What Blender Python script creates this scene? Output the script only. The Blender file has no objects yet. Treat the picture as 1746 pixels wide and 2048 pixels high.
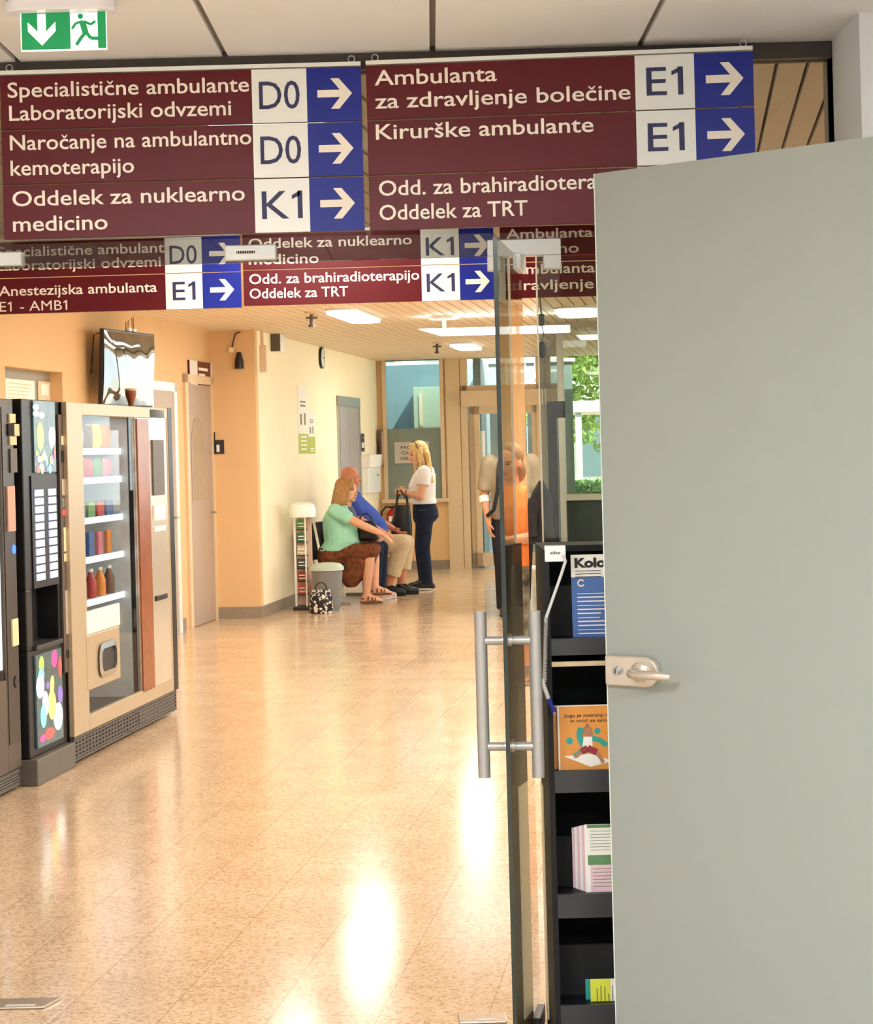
import bpy, bmesh, math, random
from math import sin, cos, tan, pi, radians, sqrt, atan2
from mathutils import Vector, Matrix
random.seed(7)
S = bpy.context.scene
COL = S.collection
V = Vector

# ------------------------------------------------------------------ camera
F = 4200.0; PU, PV = 865.0, 900.0; RHO = 0.026; EYE = 1.6
cd = bpy.data.cameras.new('camera'); cam = bpy.data.objects.new('camera', cd); COL.objects.link(cam)
cd.sensor_fit = 'VERTICAL'; cd.sensor_height = 36.0; cd.lens = 36.0 * F / 2048
cd.shift_x = (873 - PU) / 2048; cd.shift_y = (PV - 1024) / 2048
cd.clip_start = 0.05; cd.clip_end = 300
cr, sr = cos(RHO), sin(RHO)
cam.matrix_world = Matrix(((cr, sr, 0, 0), (0, 0, -1, 0), (-sr, cr, 0, EYE), (0, 0, 0, 1)))
S.camera = cam

# ------------------------------------------------------------------ colour management, sky, sun, lamps
S.view_settings.view_transform = 'Standard'
S.view_settings.look = 'None'
S.view_settings.exposure = 0.06
S.view_settings.gamma = 1.0
S.view_settings.use_curve_mapping = False
w = bpy.data.worlds.new('sky'); S.world = w; w.use_nodes = True
bg = w.node_tree.nodes['Background']; bg.inputs[0].default_value = (0.86, 0.95, 1.0, 1); bg.inputs[1].default_value = 4.6
sun = bpy.data.lights.new('sun', 'SUN'); sun.energy = 14.0; sun.angle = radians(1); sun.color = (1, .95, .84)
so = bpy.data.objects.new('sun', sun); COL.objects.link(so); so.rotation_euler = (radians(42), 0, radians(38))
WARM = (1.0, 0.93, 0.83); NEUT = (1.0, 0.95, 0.87)
def area(name, loc, sx, sy, power, col, rot=(0, 0, 0)):
    l = bpy.data.lights.new(name, 'AREA'); l.shape = 'RECTANGLE'; l.size = sx; l.size_y = sy; l.energy = power; l.color = col
    o = bpy.data.objects.new(name, l); COL.objects.link(o); o.location = loc; o.rotation_euler = rot
    return o
TH = math.atan(525 / F)
CD = V((sin(TH), cos(TH), 0)); ND = V((cos(TH), -sin(TH), 0)); UP = V((0, 0, 1))
CEIL = 2.82; VCEIL = 2.70; PY = F / 720.0

# ------------------------------------------------------------------ geometry helpers
def ray(u, v):
    du, dv = u - PU, v - PV
    return V(((du * cr - dv * sr) / F, 1.0, -(du * sr + dv * cr) / F))
def P(u, v, d):                       # the point seen at (u, v) at distance d along the view axis
    return V((0, 0, EYE)) + ray(u, v) * d
def hit(u, v, o, n):                  # where the sight line through (u, v) meets a plane
    r = ray(u, v); e = V((0, 0, EYE))
    return e + r * ((V(o) - e).dot(n) / r.dot(n))
def onz(u, v, z):
    return hit(u, v, (0, 0, z), UP)

class MB:
    def __init__(s): s.v = []; s.f = []
    def add(s, vs, fs):
        k = len(s.v); s.v += [V(p) for p in vs]; s.f += [tuple(i + k for i in f) for f in fs]; return s
    def box(s, x0, x1, y0, y1, z0, z1):
        vs = [(x, y, z) for z in (z0, z1) for y in (y0, y1) for x in (x0, x1)]
        return s.add(vs, [(0, 2, 3, 1), (4, 5, 7, 6), (0, 1, 5, 4), (2, 6, 7, 3), (0, 4, 6, 2), (1, 3, 7, 5)])
    def cbox(s, c, size, M=None):
        hx, hy, hz = size[0] / 2, size[1] / 2, size[2] / 2
        k = len(s.v); s.box(-hx, hx, -hy, hy, -hz, hz)
        for i in range(k, len(s.v)):
            p = s.v[i]
            if M is not None: p = M @ p
            s.v[i] = p + V(c)
        return s
    def quad(s, a, b, c, d): return s.add([a, b, c, d], [(0, 1, 2, 3)])
    def prism(s, pts, d, closed=True):  # pts: 3-D polygon, extruded by vector d
        n = len(pts); d = V(d); vs = [V(p) for p in pts] + [V(p) + d for p in pts]
        fs = [tuple(range(n))[::-1], tuple(range(n, 2 * n))] + [(i, (i + 1) % n, n + (i + 1) % n, n + i) for i in range(n)]
        return s.add(vs, fs)
    def tube(s, pts, r, n=12, caps=True):
        pts = [V(p) for p in pts]; m = len(pts); rs = r if isinstance(r, (list, tuple)) else [r] * m
        rings = []; ref = None
        for i, p in enumerate(pts):
            t = (pts[min(i + 1, m - 1)] - pts[max(i - 1, 0)]).normalized()
            if ref is None: ref = t.orthogonal().normalized()
            ref = (ref - t * ref.dot(t)); ref = ref.normalized() if ref.length > 1e-6 else t.orthogonal().normalized()
            b = t.cross(ref)
            rings.append([p + (ref * cos(2 * pi * k / n) + b * sin(2 * pi * k / n)) * rs[i] for k in range(n)])
        vs = [q for rg in rings for q in rg]; fs = []
        for i in range(m - 1):
            for k in range(n):
                k2 = (k + 1) % n; fs.append((i * n + k, i * n + k2, (i + 1) * n + k2, (i + 1) * n + k))
        if caps: fs += [tuple(range(n))[::-1], tuple(range((m - 1) * n, m * n))]
        return s.add(vs, fs)
    def ell(s, c, r, M=None, nu=16, nv=10):
        r = (r, r, r) if not isinstance(r, (list, tuple)) else r
        vs = []; fs = []
        for j in range(1, nv):
            for i in range(nu):
                a = 2 * pi * i / nu; b = pi * j / nv
                vs.append(V((r[0] * sin(b) * cos(a), r[1] * sin(b) * sin(a), r[2] * cos(b))))
        vs += [V((0, 0, r[2])), V((0, 0, -r[2]))]; t = len(vs) - 2; bt = t + 1
        for j in range(nv - 2):
            for i in range(nu):
                i2 = (i + 1) % nu; fs.append((j * nu + i, (j + 1) * nu + i, (j + 1) * nu + i2, j * nu + i2))
        for i in range(nu):
            i2 = (i + 1) % nu; fs.append((t, i, i2)); fs.append((bt, (nv - 2) * nu + i2, (nv - 2) * nu + i))
        if M is not None: vs = [M @ p for p in vs]
        return s.add([p + V(c) for p in vs], fs)
    def cap(s, a, b, ra, rb=None, n=14):   # tapered capsule
        rb = ra if rb is None else rb
        a, b = V(a), V(b); t = b - a; L = t.length
        if L < 1e-6: return s.ell(a, ra)
        t /= L; pts = []; rs = []
        for k in range(5):
            q = (pi / 2) * k / 4; pts.append(a - t * ra * cos(q)); rs.append(max(ra * sin(q), 1e-4))
        for k in range(5):
            q = (pi / 2) * k / 4; pts.append(b + t * rb * sin(q)); rs.append(max(rb * cos(q), 1e-4))
        return s.tube(pts, rs, n)
    def loft(s, secs, n=20):       # secs: (centre, half depth along x, half width along y[, tilt about y])
        vs = []; fs = []
        for q in secs:
            c, a_, b_ = V(q[0]), q[1], q[2]; t_ = q[3] if len(q) > 3 else 0.0
            for i in range(n):
                w_ = 2 * pi * i / n; x_ = a_ * cos(w_); vs.append(c + V((x_ * cos(t_), b_ * sin(w_), -x_ * sin(t_))))
        for j in range(len(secs) - 1):
            for i in range(n):
                i2 = (i + 1) % n; fs.append((j * n + i, j * n + i2, (j + 1) * n + i2, (j + 1) * n + i))
        fs += [tuple(range(n))[::-1], tuple(range((len(secs) - 1) * n, len(secs) * n))]
        return s.add(vs, fs)
    def lathe(s, prof, c=(0, 0, 0), n=20, M=None):
        pts = [V((0, 0, z)) for r, z in prof]; k = len(s.v)
        vs = [V((r * cos(2 * pi * i / n), r * sin(2 * pi * i / n), z)) for r, z in prof for i in range(n)]
        m = len(prof); fs = []
        for j in range(m - 1):
            for i in range(n):
                i2 = (i + 1) % n; fs.append((j * n + i, j * n + i2, (j + 1) * n + i2, (j + 1) * n + i))
        fs += [tuple(range(n))[::-1], tuple(range((m - 1) * n, m * n))]
        if M is not None: vs = [M @ p for p in vs]
        return s.add([p + V(c) for p in vs], fs)
    def build(s, name, m, parent=None, loc=None, rotz=None, smooth=False, bev=0.0):
        me = bpy.data.meshes.new(name); me.from_pydata([tuple(p) for p in s.v], [], s.f)
        bm = bmesh.new(); bm.from_mesh(me); bmesh.ops.recalc_face_normals(bm, faces=bm.faces); bm.to_mesh(me); bm.free()
        if m is not None: me.materials.append(m)
        if smooth:
            me.polygons.foreach_set('use_smooth', [True] * len(me.polygons))
            try: me.set_sharp_from_angle(angle=radians(40))
            except Exception: pass
        o = bpy.data.objects.new(name, me); COL.objects.link(o)
        if parent: o.parent = parent
        if loc is not None: o.location = loc
        if rotz is not None: o.rotation_euler.z = rotz
        if bev:
            b = o.modifiers.new('bevel', 'BEVEL'); b.width = bev; b.segments = 2; b.limit_method = 'ANGLE'
        return o
def tag(o, label=None, cat=None, group=None, kind=None):
    if label: o['label'] = label
    if cat: o['category'] = cat
    if group: o['group'] = group
    if kind: o['kind'] = kind
    return o
def thing(name, label, cat, loc, rotz=0.0, group=None):
    o = bpy.data.objects.new(name, None); COL.objects.link(o); o.empty_display_size = .1
    o.location = loc; o.rotation_euler.z = rotz
    return tag(o, label, cat, group)
def struct(o): o['kind'] = 'structure'; return o
def copy_tree(o, parent=None):
    c = o.copy(); COL.objects.link(c)
    if parent: c.parent = parent
    for ch in list(o.children): copy_tree(ch, c)
    return c

# ------------------------------------------------------------------ materials
def lin(c):
    return tuple(((x / 255) / 12.92 if x / 255 <= .04045 else ((x / 255 + .055) / 1.055) ** 2.4) for x in c)
MATS = {}
def mat(name, rgb, rough=.5, metal=0.0, var=.05, scale=30, spec=.5, emit=0.0, bump=0.0, coat=0.0):
    if name in MATS: return MATS[name]
    m = bpy.data.materials.new(name); m.use_nodes = True; nt = m.node_tree; b = nt.nodes['Principled BSDF']
    c = lin(rgb)
    tc = nt.nodes.new('ShaderNodeTexCoord'); no = nt.nodes.new('ShaderNodeTexNoise'); no.inputs['Scale'].default_value = scale
    no.inputs['Detail'].default_value = 3
    nt.links.new(tc.outputs['Object'], no.inputs['Vector'])
    rp = nt.nodes.new('ShaderNodeValToRGB'); rp.color_ramp.elements[0].position = .3; rp.color_ramp.elements[1].position = .7
    rp.color_ramp.elements[0].color = (*[x * (1 - var) for x in c], 1); rp.color_ramp.elements[1].color = (*[min(1, x * (1 + var)) for x in c], 1)
    nt.links.new(no.outputs['Fac'], rp.inputs['Fac']); nt.links.new(rp.outputs['Color'], b.inputs['Base Color'])
    b.inputs['Roughness'].default_value = rough; b.inputs['Metallic'].default_value = metal
    b.inputs['Specular IOR Level'].default_value = spec
    if coat: b.inputs['Coat Weight'].default_value = coat
    if emit:
        nt.links.new(rp.outputs['Color'], b.inputs['Emission Color']); b.inputs['Emission Strength'].default_value = emit
    if bump:
        bp = nt.nodes.new('ShaderNodeBump'); bp.inputs['Strength'].default_value = bump; bp.inputs['Distance'].default_value = .004
        nt.links.new(no.outputs['Fac'], bp.inputs['Height']); nt.links.new(bp.outputs['Normal'], b.inputs['Normal'])
    MATS[name] = m; return m
def glass(name, tint, refl=1.0, rough=0.0, ior=1.5):
    m = bpy.data.materials.new(name); m.use_nodes = True; nt = m.node_tree; nt.nodes.clear()
    out = nt.nodes.new('ShaderNodeOutputMaterial'); mx = nt.nodes.new('ShaderNodeMixShader')
    tr = nt.nodes.new('ShaderNodeBsdfTransparent'); gl = nt.nodes.new('ShaderNodeBsdfGlossy'); fr = nt.nodes.new('ShaderNodeFresnel')
    tr.inputs[0].default_value = (*tint, 1); gl.inputs['Roughness'].default_value = rough; fr.inputs['IOR'].default_value = ior
    ml = nt.nodes.new('ShaderNodeMath'); ml.operation = 'MULTIPLY'; ml.inputs[1].default_value = refl
    # the same reflectance from both faces of the thin pane
    ge = nt.nodes.new('ShaderNodeNewGeometry'); vm = nt.nodes.new('ShaderNodeVectorMath'); vm.operation = 'DOT_PRODUCT'
    nt.links.new(ge.outputs['Normal'], vm.inputs[0]); nt.links.new(ge.outputs['Incoming'], vm.inputs[1])
    ab = nt.nodes.new('ShaderNodeMath'); ab.operation = 'ABSOLUTE'; nt.links.new(vm.outputs['Value'], ab.inputs[0])
    om = nt.nodes.new('ShaderNodeMath'); om.operation = 'SUBTRACT'; om.inputs[0].default_value = 1; nt.links.new(ab.outputs[0], om.inputs[1])
    pw = nt.nodes.new('ShaderNodeMath'); pw.operation = 'POWER'; pw.inputs[1].default_value = 5; nt.links.new(om.outputs[0], pw.inputs[0])
    ma = nt.nodes.new('ShaderNodeMath'); ma.operation = 'MULTIPLY_ADD'; ma.inputs[1].default_value = .96; ma.inputs[2].default_value = .04
    nt.links.new(pw.outputs[0], ma.inputs[0]); nt.links.new(ma.outputs[0], ml.inputs[0])
    nt.nodes.remove(fr)
    nt.links.new(ml.outputs[0], mx.inputs[0]); nt.links.new(tr.outputs[0], mx.inputs[1]); nt.links.new(gl.outputs[0], mx.inputs[2])
    nt.links.new(mx.outputs[0], out.inputs[0]); MATS[name] = m; return m
def emis(name, rgb, k):
    m = bpy.data.materials.new(name); m.use_nodes = True; nt = m.node_tree; nt.nodes.clear()
    out = nt.nodes.new('ShaderNodeOutputMaterial'); e = nt.nodes.new('ShaderNodeEmission')
    e.inputs[0].default_value = (*rgb, 1); e.inputs[1].default_value = k; nt.links.new(e.outputs[0], out.inputs[0]); return m

M_black = mat('black_lacquer', (22, 22, 24), .35, var=.15)
M_blackm = mat('black_matt', (20, 20, 21), .8, var=.15)
M_char = mat('charcoal', (52, 50, 50), .55)
M_white = mat('white_paint', (238, 238, 234), .5, var=.02)
M_paper = mat('paper_white', (243, 240, 232), .8, var=.02)
M_steel = mat('brushed_steel', (186, 186, 184), .32, 1.0, var=.06, scale=60)
M_alu = mat('satin_aluminium', (172, 172, 170), .42, .55, var=.04)
M_ltgrey = mat('light_grey_metal', (214, 216, 212), .4, .15, var=.02)
M_ink = mat('dark_ink', (40, 38, 42), .7)
M_brown_frame = mat('bronze_frame', (74, 68, 62), .5, .2)
M_cream = mat('cream_frame_paint', (226, 202, 168), .5, var=.03)
M_greydoor = mat('grey_door_paint', (178, 160, 144), .45, var=.03)
M_maroon = mat('maroon_sign_enamel', (94, 18, 27), .35, var=.05, scale=6, spec=.3)
M_blue = mat('blue_sign_enamel', (30, 44, 146), .35, var=.05, scale=6, spec=.3)
M_swhite = mat('white_sign_enamel', (242, 244, 240), .3, var=.015, scale=6)
M_navyink = mat('navy_sign_lettering', (44, 46, 92), .5)
M_letter = mat('white_sign_lettering', (250, 240, 228), .5, var=.01)

# ------------------------------------------------------------------ lettering
_fc = bpy.data.curves.new('lettering_source', 'FONT'); _fo = bpy.data.objects.new('lettering_source', _fc); COL.objects.link(_fo)
_fc.size = 1.0; _fc.resolution_u = 3
def _tmesh(t, off=0.0):
    _fc.body = t; _fc.offset = off; dg = bpy.context.evaluated_depsgraph_get(); dg.update()
    me = bpy.data.meshes.new_from_object(_fo.evaluated_get(dg))
    vs = [v.co.copy() for v in me.vertices]; fs = [tuple(p.vertices) for p in me.polygons]; bpy.data.meshes.remove(me); return vs, fs
_vs, _fs = _tmesh('\u0161')
_ci = [i for i, v in enumerate(_vs) if v.y > .5]; _cx = sum(_vs[i].x for i in _ci) / len(_ci)
_cm = {i: k for k, i in enumerate(_ci)}
CARON = ([V((_vs[i].x - _cx, _vs[i].y, 0)) for i in _ci], [tuple(_cm[i] for i in f) for f in _fs if all(i in _cm for i in f)])
def letters(mb, t, x, z, cap, width=None, y=0.0, off=0.012, align='l'):
    """flat lettering in the local xz plane, facing -y; cap = capital height"""
    base = t.replace('\u010d', 'c').replace('\u010c', 'C')
    vs, fs = _tmesh(base, off)
    if not vs: return
    for i, ch in enumerate(t):
        if ch in '\u010d\u010c':
            a = _tmesh(base[:i + 1])[0]; b = _tmesh(base[i])[0]
            x1 = max(p.x for p in a); wch = max(p.x for p in b) - min(p.x for p in b)
            k = len(vs); dy = .03 if ch == '\u010d' else .2
            vs += [V((p.x + x1 - wch / 2 + .03, p.y + dy - .03, 0)) for p in CARON[0]]; fs += [tuple(j + k for j in f) for f in CARON[1]]
        if ch == '1':                  # the figure one gets its flag
            a = _tmesh(base[:i + 1], off)[0]; xr = max(p.x for p in a); k = len(vs)
            vs += [V((xr - .05, .686 + off, 0)), V((xr - .05, .575, 0)), V((xr - .23, .475, 0)), V((xr - .23, .575, 0))]; fs += [(k, k + 3, k + 2, k + 1)]
    x0 = min(p.x for p in vs); x1 = max(p.x for p in vs); sz = cap / .686
    sx = sz if width is None else width / (x1 - x0)
    w_ = (x1 - x0) * sx
    ox = x if align == 'l' else (x - w_ / 2)
    mb.add([V((ox + (p.x - x0) * sx, y, z + p.y * sz)) for p in vs], fs)
def poly(mb, pts, y, th=.0015):         # flat shape in the xz plane with a little thickness
    mb.prism([V((a, y, b)) for a, b in pts], (0, -th, 0))
def arrow_pts(cx, cz, s):               # right-pointing arrow, s = half width
    a = [(-1, .21), (.30, .21), (-.24, .88), (.24, .88), (1, 0), (.24, -.88), (-.24, -.88), (.30, -.21), (-1, -.21)]
    return [(cx + p * s, cz + q * s) for p, q in a]
# ------------------------------------------------------------------ frame of the hall (turned a little against the entrance)
A = onz(432, 1238, 0)
def cw(w_, s, z=0.0): return A + ND * w_ + CD * s + UP * z
def wof(u, v, s):
    p = hit(u, v, A + CD * s, CD); return (p - A).dot(ND), p.z
def sof(u, v, w_):
    p = hit(u, v, A + ND * w_, ND); return (p - A).dot(CD), p.z
def hall(mb, name, m, **k): return mb.build(name, m, loc=A, rotz=-TH, **k)
WB = wof(523, 1240, 0)[0]
SC = sof(763, 1138, WB)[0]
p = hit(1118, 645, (0, 0, CEIL), UP); WW = (p - A).dot(ND); SW = (p - A).dot(CD)
WR = 9.5
S0 = -(A.y - PY) - 1.2        # hall coordinate just on the near side of the glass partition
print('hall', A, WB, SC, WW, SW, S0)

# floor -------------------------------------------------------------
def floor_mat():
    m = bpy.data.materials.new('polished_terrazzo'); m.use_nodes = True; nt = m.node_tree; b = nt.nodes['Principled BSDF']
    ge = nt.nodes.new('ShaderNodeNewGeometry'); mp = nt.nodes.new('ShaderNodeMapping'); mp.inputs['Rotation'].default_value = (0, 0, TH)
    nt.links.new(ge.outputs['Position'], mp.inputs['Vector'])
    def ramp(src, a, b_, c0, c1):
        r = nt.nodes.new('ShaderNodeValToRGB'); r.color_ramp.elements[0].position = a; r.color_ramp.elements[1].position = b_
        r.color_ramp.elements[0].color = (*c0, 1); r.color_ramp.elements[1].color = (*c1, 1); nt.links.new(src, r.inputs['Fac']); return r.outputs['Color']
    vo = nt.nodes.new('ShaderNodeTexVoronoi'); vo.inputs['Scale'].default_value = 110; nt.links.new(mp.outputs[0], vo.inputs['Vector'])
    sp = nt.nodes.new('ShaderNodeSeparateColor'); nt.links.new(vo.outputs['Color'], sp.inputs[0])
    base = ramp(sp.outputs[0], 0.05, .95, lin((190, 158, 130)), lin((238, 216, 184)))
    r0 = [n for n in nt.nodes if n.type == 'VALTORGB'][-1]; e = r0.color_ramp.elements.new(.3); e.color = (*lin((222, 192, 156)), 1)
    n2 = nt.nodes.new('ShaderNodeTexNoise'); n2.inputs['Scale'].default_value = 3.0; n2.inputs['Detail'].default_value = 4; nt.links.new(mp.outputs[0], n2.inputs['Vector'])
    cl = ramp(n2.outputs['Fac'], .3, .7, (.9, .88, .88), (1, 1, 1))
    m1 = nt.nodes.new('ShaderNodeMix'); m1.data_type = 'RGBA'; m1.blend_type = 'MULTIPLY'; m1.inputs[0].default_value = 1
    nt.links.new(base, m1.inputs[6]); nt.links.new(cl, m1.inputs[7])
    br = nt.nodes.new('ShaderNodeTexBrick'); br.offset = .5; br.inputs['Scale'].default_value = 1.0
    br.inputs['Mortar Size'].default_value = .0016; br.inputs['Brick Width'].default_value = .62; br.inputs['Row Height'].default_value = .31
    br.inputs['Color1'].default_value = (1, 1, 1, 1); br.inputs['Color2'].default_value = (.97, .96, .95, 1); br.inputs['Mortar'].default_value = (.6, .52, .45, 1)
    mp2 = nt.nodes.new('ShaderNodeMapping'); mp2.inputs['Rotation'].default_value = (0, 0, TH + pi / 2); nt.links.new(ge.outputs['Position'], mp2.inputs['Vector'])
    nt.links.new(mp2.outputs[0], br.inputs['Vector'])
    m2 = nt.nodes.new('ShaderNodeMix'); m2.data_type = 'RGBA'; m2.blend_type = 'MULTIPLY'; m2.inputs[0].default_value = 1
    nt.links.new(m1.outputs[2], m2.inputs[6]); nt.links.new(br.outputs['Color'], m2.inputs[7]); nt.links.new(m2.outputs[2], b.inputs['Base Color'])
    rr = nt.nodes.new('ShaderNodeMapRange'); rr.inputs[3].default_value = .09; rr.inputs[4].default_value = .2; nt.links.new(n2.outputs['Fac'], rr.inputs[0])
    nt.links.new(rr.outputs[0], b.inputs['Roughness']); b.inputs['Specular IOR Level'].default_value = .32
    return m
M_floor = floor_mat()
struct(MB().box(-14, 16, -3, 42, -.05, 0).build('floor', M_floor))
# walls -------------------------------------------------------------
M_peach = mat('peach_wall_paint', (230, 192, 142), .75, var=.02, scale=3)
M_wall_lit = mat('lit_wall_paint', (252, 240, 208), .75, var=.02, scale=3)  # paler copy of the wall paint, carrying the stronger light on the elevator wall
M_base = mat('grey_stone_baseboard', (150, 138, 122), .35, var=.12, scale=40)
M_hallceil = mat('cream_ceiling_slat', (240, 222, 194), .55, var=.03, scale=2)
M_dark = mat('dark_void', (48, 40, 34), .9)
# left wall with the hatch niche
HS = [sof(10, 735, 0), sof(124, 742, 0)]
hs0, hs1 = HS[0][0], HS[1][0]; hz1 = (HS[0][1] + HS[1][1]) / 2; hz0 = 1.1
mb = MB()
mb.box(-.15, 0, S0, hs0, 0, CEIL).box(-.15, 0, hs1, .12, 0, CEIL).box(-.15, 0, hs0, hs1, hz1, CEIL).box(-.15, 0, hs0, hs1, 0, hz0)
mb.box(-.3, -.28, hs0 - .1, hs1 + .1, hz0 - .1, hz1 + .1)
struct(hall(mb, 'wall_left', M_peach))
struct(hall(MB().box(-.15, WB, 0, .12, 0, CEIL), 'wall_alcove', M_peach))
struct(hall(MB().box(WB - .12, WB, .12, SC + .2, 0, CEIL), 'wall_elevator', M_wall_lit))
# back wall: solid below and around the window, open at the sliding door
bw0, bz1 = wof(766, 714, SC); bw1, bz0 = wof(890, 996, SC)
dw0 = wof(930, 1135, SC)[0]; dw1 = wof(1095, 1135, SC)[0]
mb = MB().box(WB - .12, bw0, SC, SC + .2, 0, CEIL).box(bw1, dw0, SC, SC + .2, 0, CEIL).box(bw0, bw1, SC, SC + .2, 0, bz0).box(bw0, bw1, SC, SC + .2, bz1, CEIL)
struct(hall(mb, 'wall_back', M_peach))
struct(hall(MB().box(dw0 - .2, dw0 - .01, SC - .03, SC, 0, CEIL), 'trim_pilaster', M_cream))
# baseboards
def bb(name, x0, x1, y0, y1): struct(hall(MB().box(x0, x1, y0, y1, 0, .115), name, M_base))
bb('baseboard_alcove', 0, WB + .012, -.012, 0); bb('baseboard_elevator', WB, WB + .012, 0, SC)
bb('baseboard_back', WB, dw0 - .2, SC - .012, SC); bb('baseboard_left', 0, .012, S0, sof(371, 1255, 0)[0])
# ceiling of the hall: slats running along it
mb = MB()
x = -.4
while x < WR + .3:
    mb.box(x, x + .087, S0 - 2, SC + .3, CEIL, CEIL + .02); x += .1
sl = struct(hall(mb, 'ceiling', M_hallceil))
struct(hall(MB().box(-3, WR + 1, S0 - 2, SC + .5, CEIL + .025, CEIL + .2), 'ceiling_void', M_dark))
# right of the hall: glazed wall facing us, glazed side of the passage, glazed far right side
M_hglass = glass('clear_window_glass', (.95, .97, .95))
M_frame = mat('pale_grey_window_frame', (196, 190, 176), .5)
M_spandrel = mat('dark_green_spandrel_glass', (52, 60, 56), .15, var=.2, scale=4)
zr = 1.6 - (992 - 892) / 200.0
def glazed(name, horiz, fixed, a, b, step, z0=0.0, z1=CEIL):
    fr = MB(); gl = MB(); sp = MB()
    n = max(1, round((b - a) / step)); st = (b - a) / n
    bx = (lambda m, c0, c1, za, zb, t: m.box(c0, c1, fixed - t, fixed + t, za, zb)) if horiz else (lambda m, c0, c1, za, zb, t: m.box(fixed - t, fixed + t, c0, c1, za, zb))
    for i in range(n + 1):
        c = a + i * st; bx(fr, c - .03, c + .03, z0, z1, .05)
    for za, zb in ((z0, z0 + .08), (zr - .03, zr + .03), (z1 - .06, z1)): bx(fr, a - .03, b + .03, za, zb, .045)
    bx(gl, a, b, zr + .03, z1 - .06, .006); bx(sp, a, b, z0 + .08, zr - .03, .02)
    f = struct(hall(fr, name, M_frame)); g = gl.build('window_pane', M_hglass, f); q = sp.build('spandrel_panel', M_spandrel, f)
glazed('window_1', True, SW, WW, WR, 1.55)
PE = wof(1096, 1100, SC)[0]
ga, gb = V((WW, SW + .06, 0)), V((PE, SC, 0)); gd = (gb - ga); gn = V((gd.y, -gd.x, 0)).normalized() * .02
mb = MB()
for q_ in (ga, gb): mb.cbox((q_.x, q_.y, CEIL / 2), (.06, .06, CEIL))
for za, zb in ((0, .08), (CEIL - .06, CEIL)): mb.prism([ga - gn + UP * za, gb - gn + UP * za, gb + gn + UP * za, ga + gn + UP * za], (0, 0, zb - za))
w2 = struct(hall(mb, 'window_2', M_frame))
MB().prism([ga - gn * .2 + UP * .08, gb - gn * .2 + UP * .08, gb + gn * .2 + UP * .08, ga + gn * .2 + UP * .08], (0, 0, CEIL - .14)).build('window_pane', M_hglass, w2)
glazed('window_3', False, WR, S0 - .5, SW, 1.6)
# entrance hall --------------------------------------------------------
M_tile = mat('mineral_ceiling_tile', (236, 238, 240), .85, var=.02, scale=200, bump=.1)
M_grid = mat('grey_ceiling_grid', (128, 116, 104), .6)
xj = [(onz(455, 115, VCEIL).x), (onz(865, 98, VCEIL).x), (onz(1290, 77, VCEIL).x)]
pit = (xj[2] - xj[0]) / 2; x0 = xj[1] - 8 * pit
yj = onz(600, 28, VCEIL).y
mb = MB(); gr = MB()
for i in range(16):
    for j in range(-14, 2):
        ya = yj + j * pit; yb = min(ya + pit, PY - .035)
        if yb - ya < .05: continue
        mb.box(x0 + i * pit + .008, x0 + (i + 1) * pit - .008, ya + .0015, yb, VCEIL, VCEIL + .02)
struct(mb.build('ceiling_entrance', M_tile))
struct(MB().box(-6, 6, -4, PY + .1, VCEIL + .012, VCEIL + .05).build('ceiling_grid', M_grid))
PX1 = (1706 - PU + 20) / 720.0
M_offwhite = mat('white_wall_paint', (232, 234, 236), .7, var=.02, scale=4)
wx = P(1721, 150, F / 774).x
struct(MB().box(wx, 3.2, F / 774, PY + .1, 0, VCEIL + .012).build('wall_right', M_offwhite))
struct(MB().box(3.2, 3.3, -3, F / 774, 0, VCEIL + .012).build('wall_entrance_right', M_offwhite))
struct(MB().box(-3.6, -3.5, -3, PY + .1, 0, VCEIL + .012).build('wall_entrance_left', M_offwhite))
struct(MB().box(-3.6, 3.3, -3.1, -3.0, 0, VCEIL + .012).build('wall_entrance_blocker', M_offwhite))  # unseen wall added to keep bright sky reflections off the glass partition
# glass partition: head frame, tinted transom, fixed pane, jamb
M_tint = glass('bronze_tinted_glass', (.56, .57, .56), refl=.9)
M_fix = glass('grey_tinted_glass', (.66, .70, .66), refl=1.0)
ZT = 2.133
struct(MB().box(-4.6, wx, PY - .04, PY + .04, VCEIL - .045, VCEIL + .3).build('trim_head', M_brown_frame))
struct(MB().box(-4.6, PX1, PY - .006, PY + .006, ZT, VCEIL - .045).build('window_transom', M_tint))
struct(MB().box(PX1, wx, PY - .04, PY + .04, 0, VCEIL - .045).build('trim_jamb', M_brown_frame))
fx = P(1091, 1200, PY).x
fp = struct(MB().box(fx, PX1, PY - .006, PY + .006, .03, ZT - .004).build('window_sidelight', M_fix))
M_gedge = mat('lit_glass_edge', (252, 240, 212), .3)  # pale tone stands for light caught in the pane edge
MB().box(fx - .004, fx, PY - .007, PY + .007, .06, ZT - .004).build('polished_edge', M_gedge, fp)
MB().box(fx - .004, fx + .10, PY - .025, PY + .025, 0, .06).build('floor_clamp', M_black, fp, bev=.004)

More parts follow.
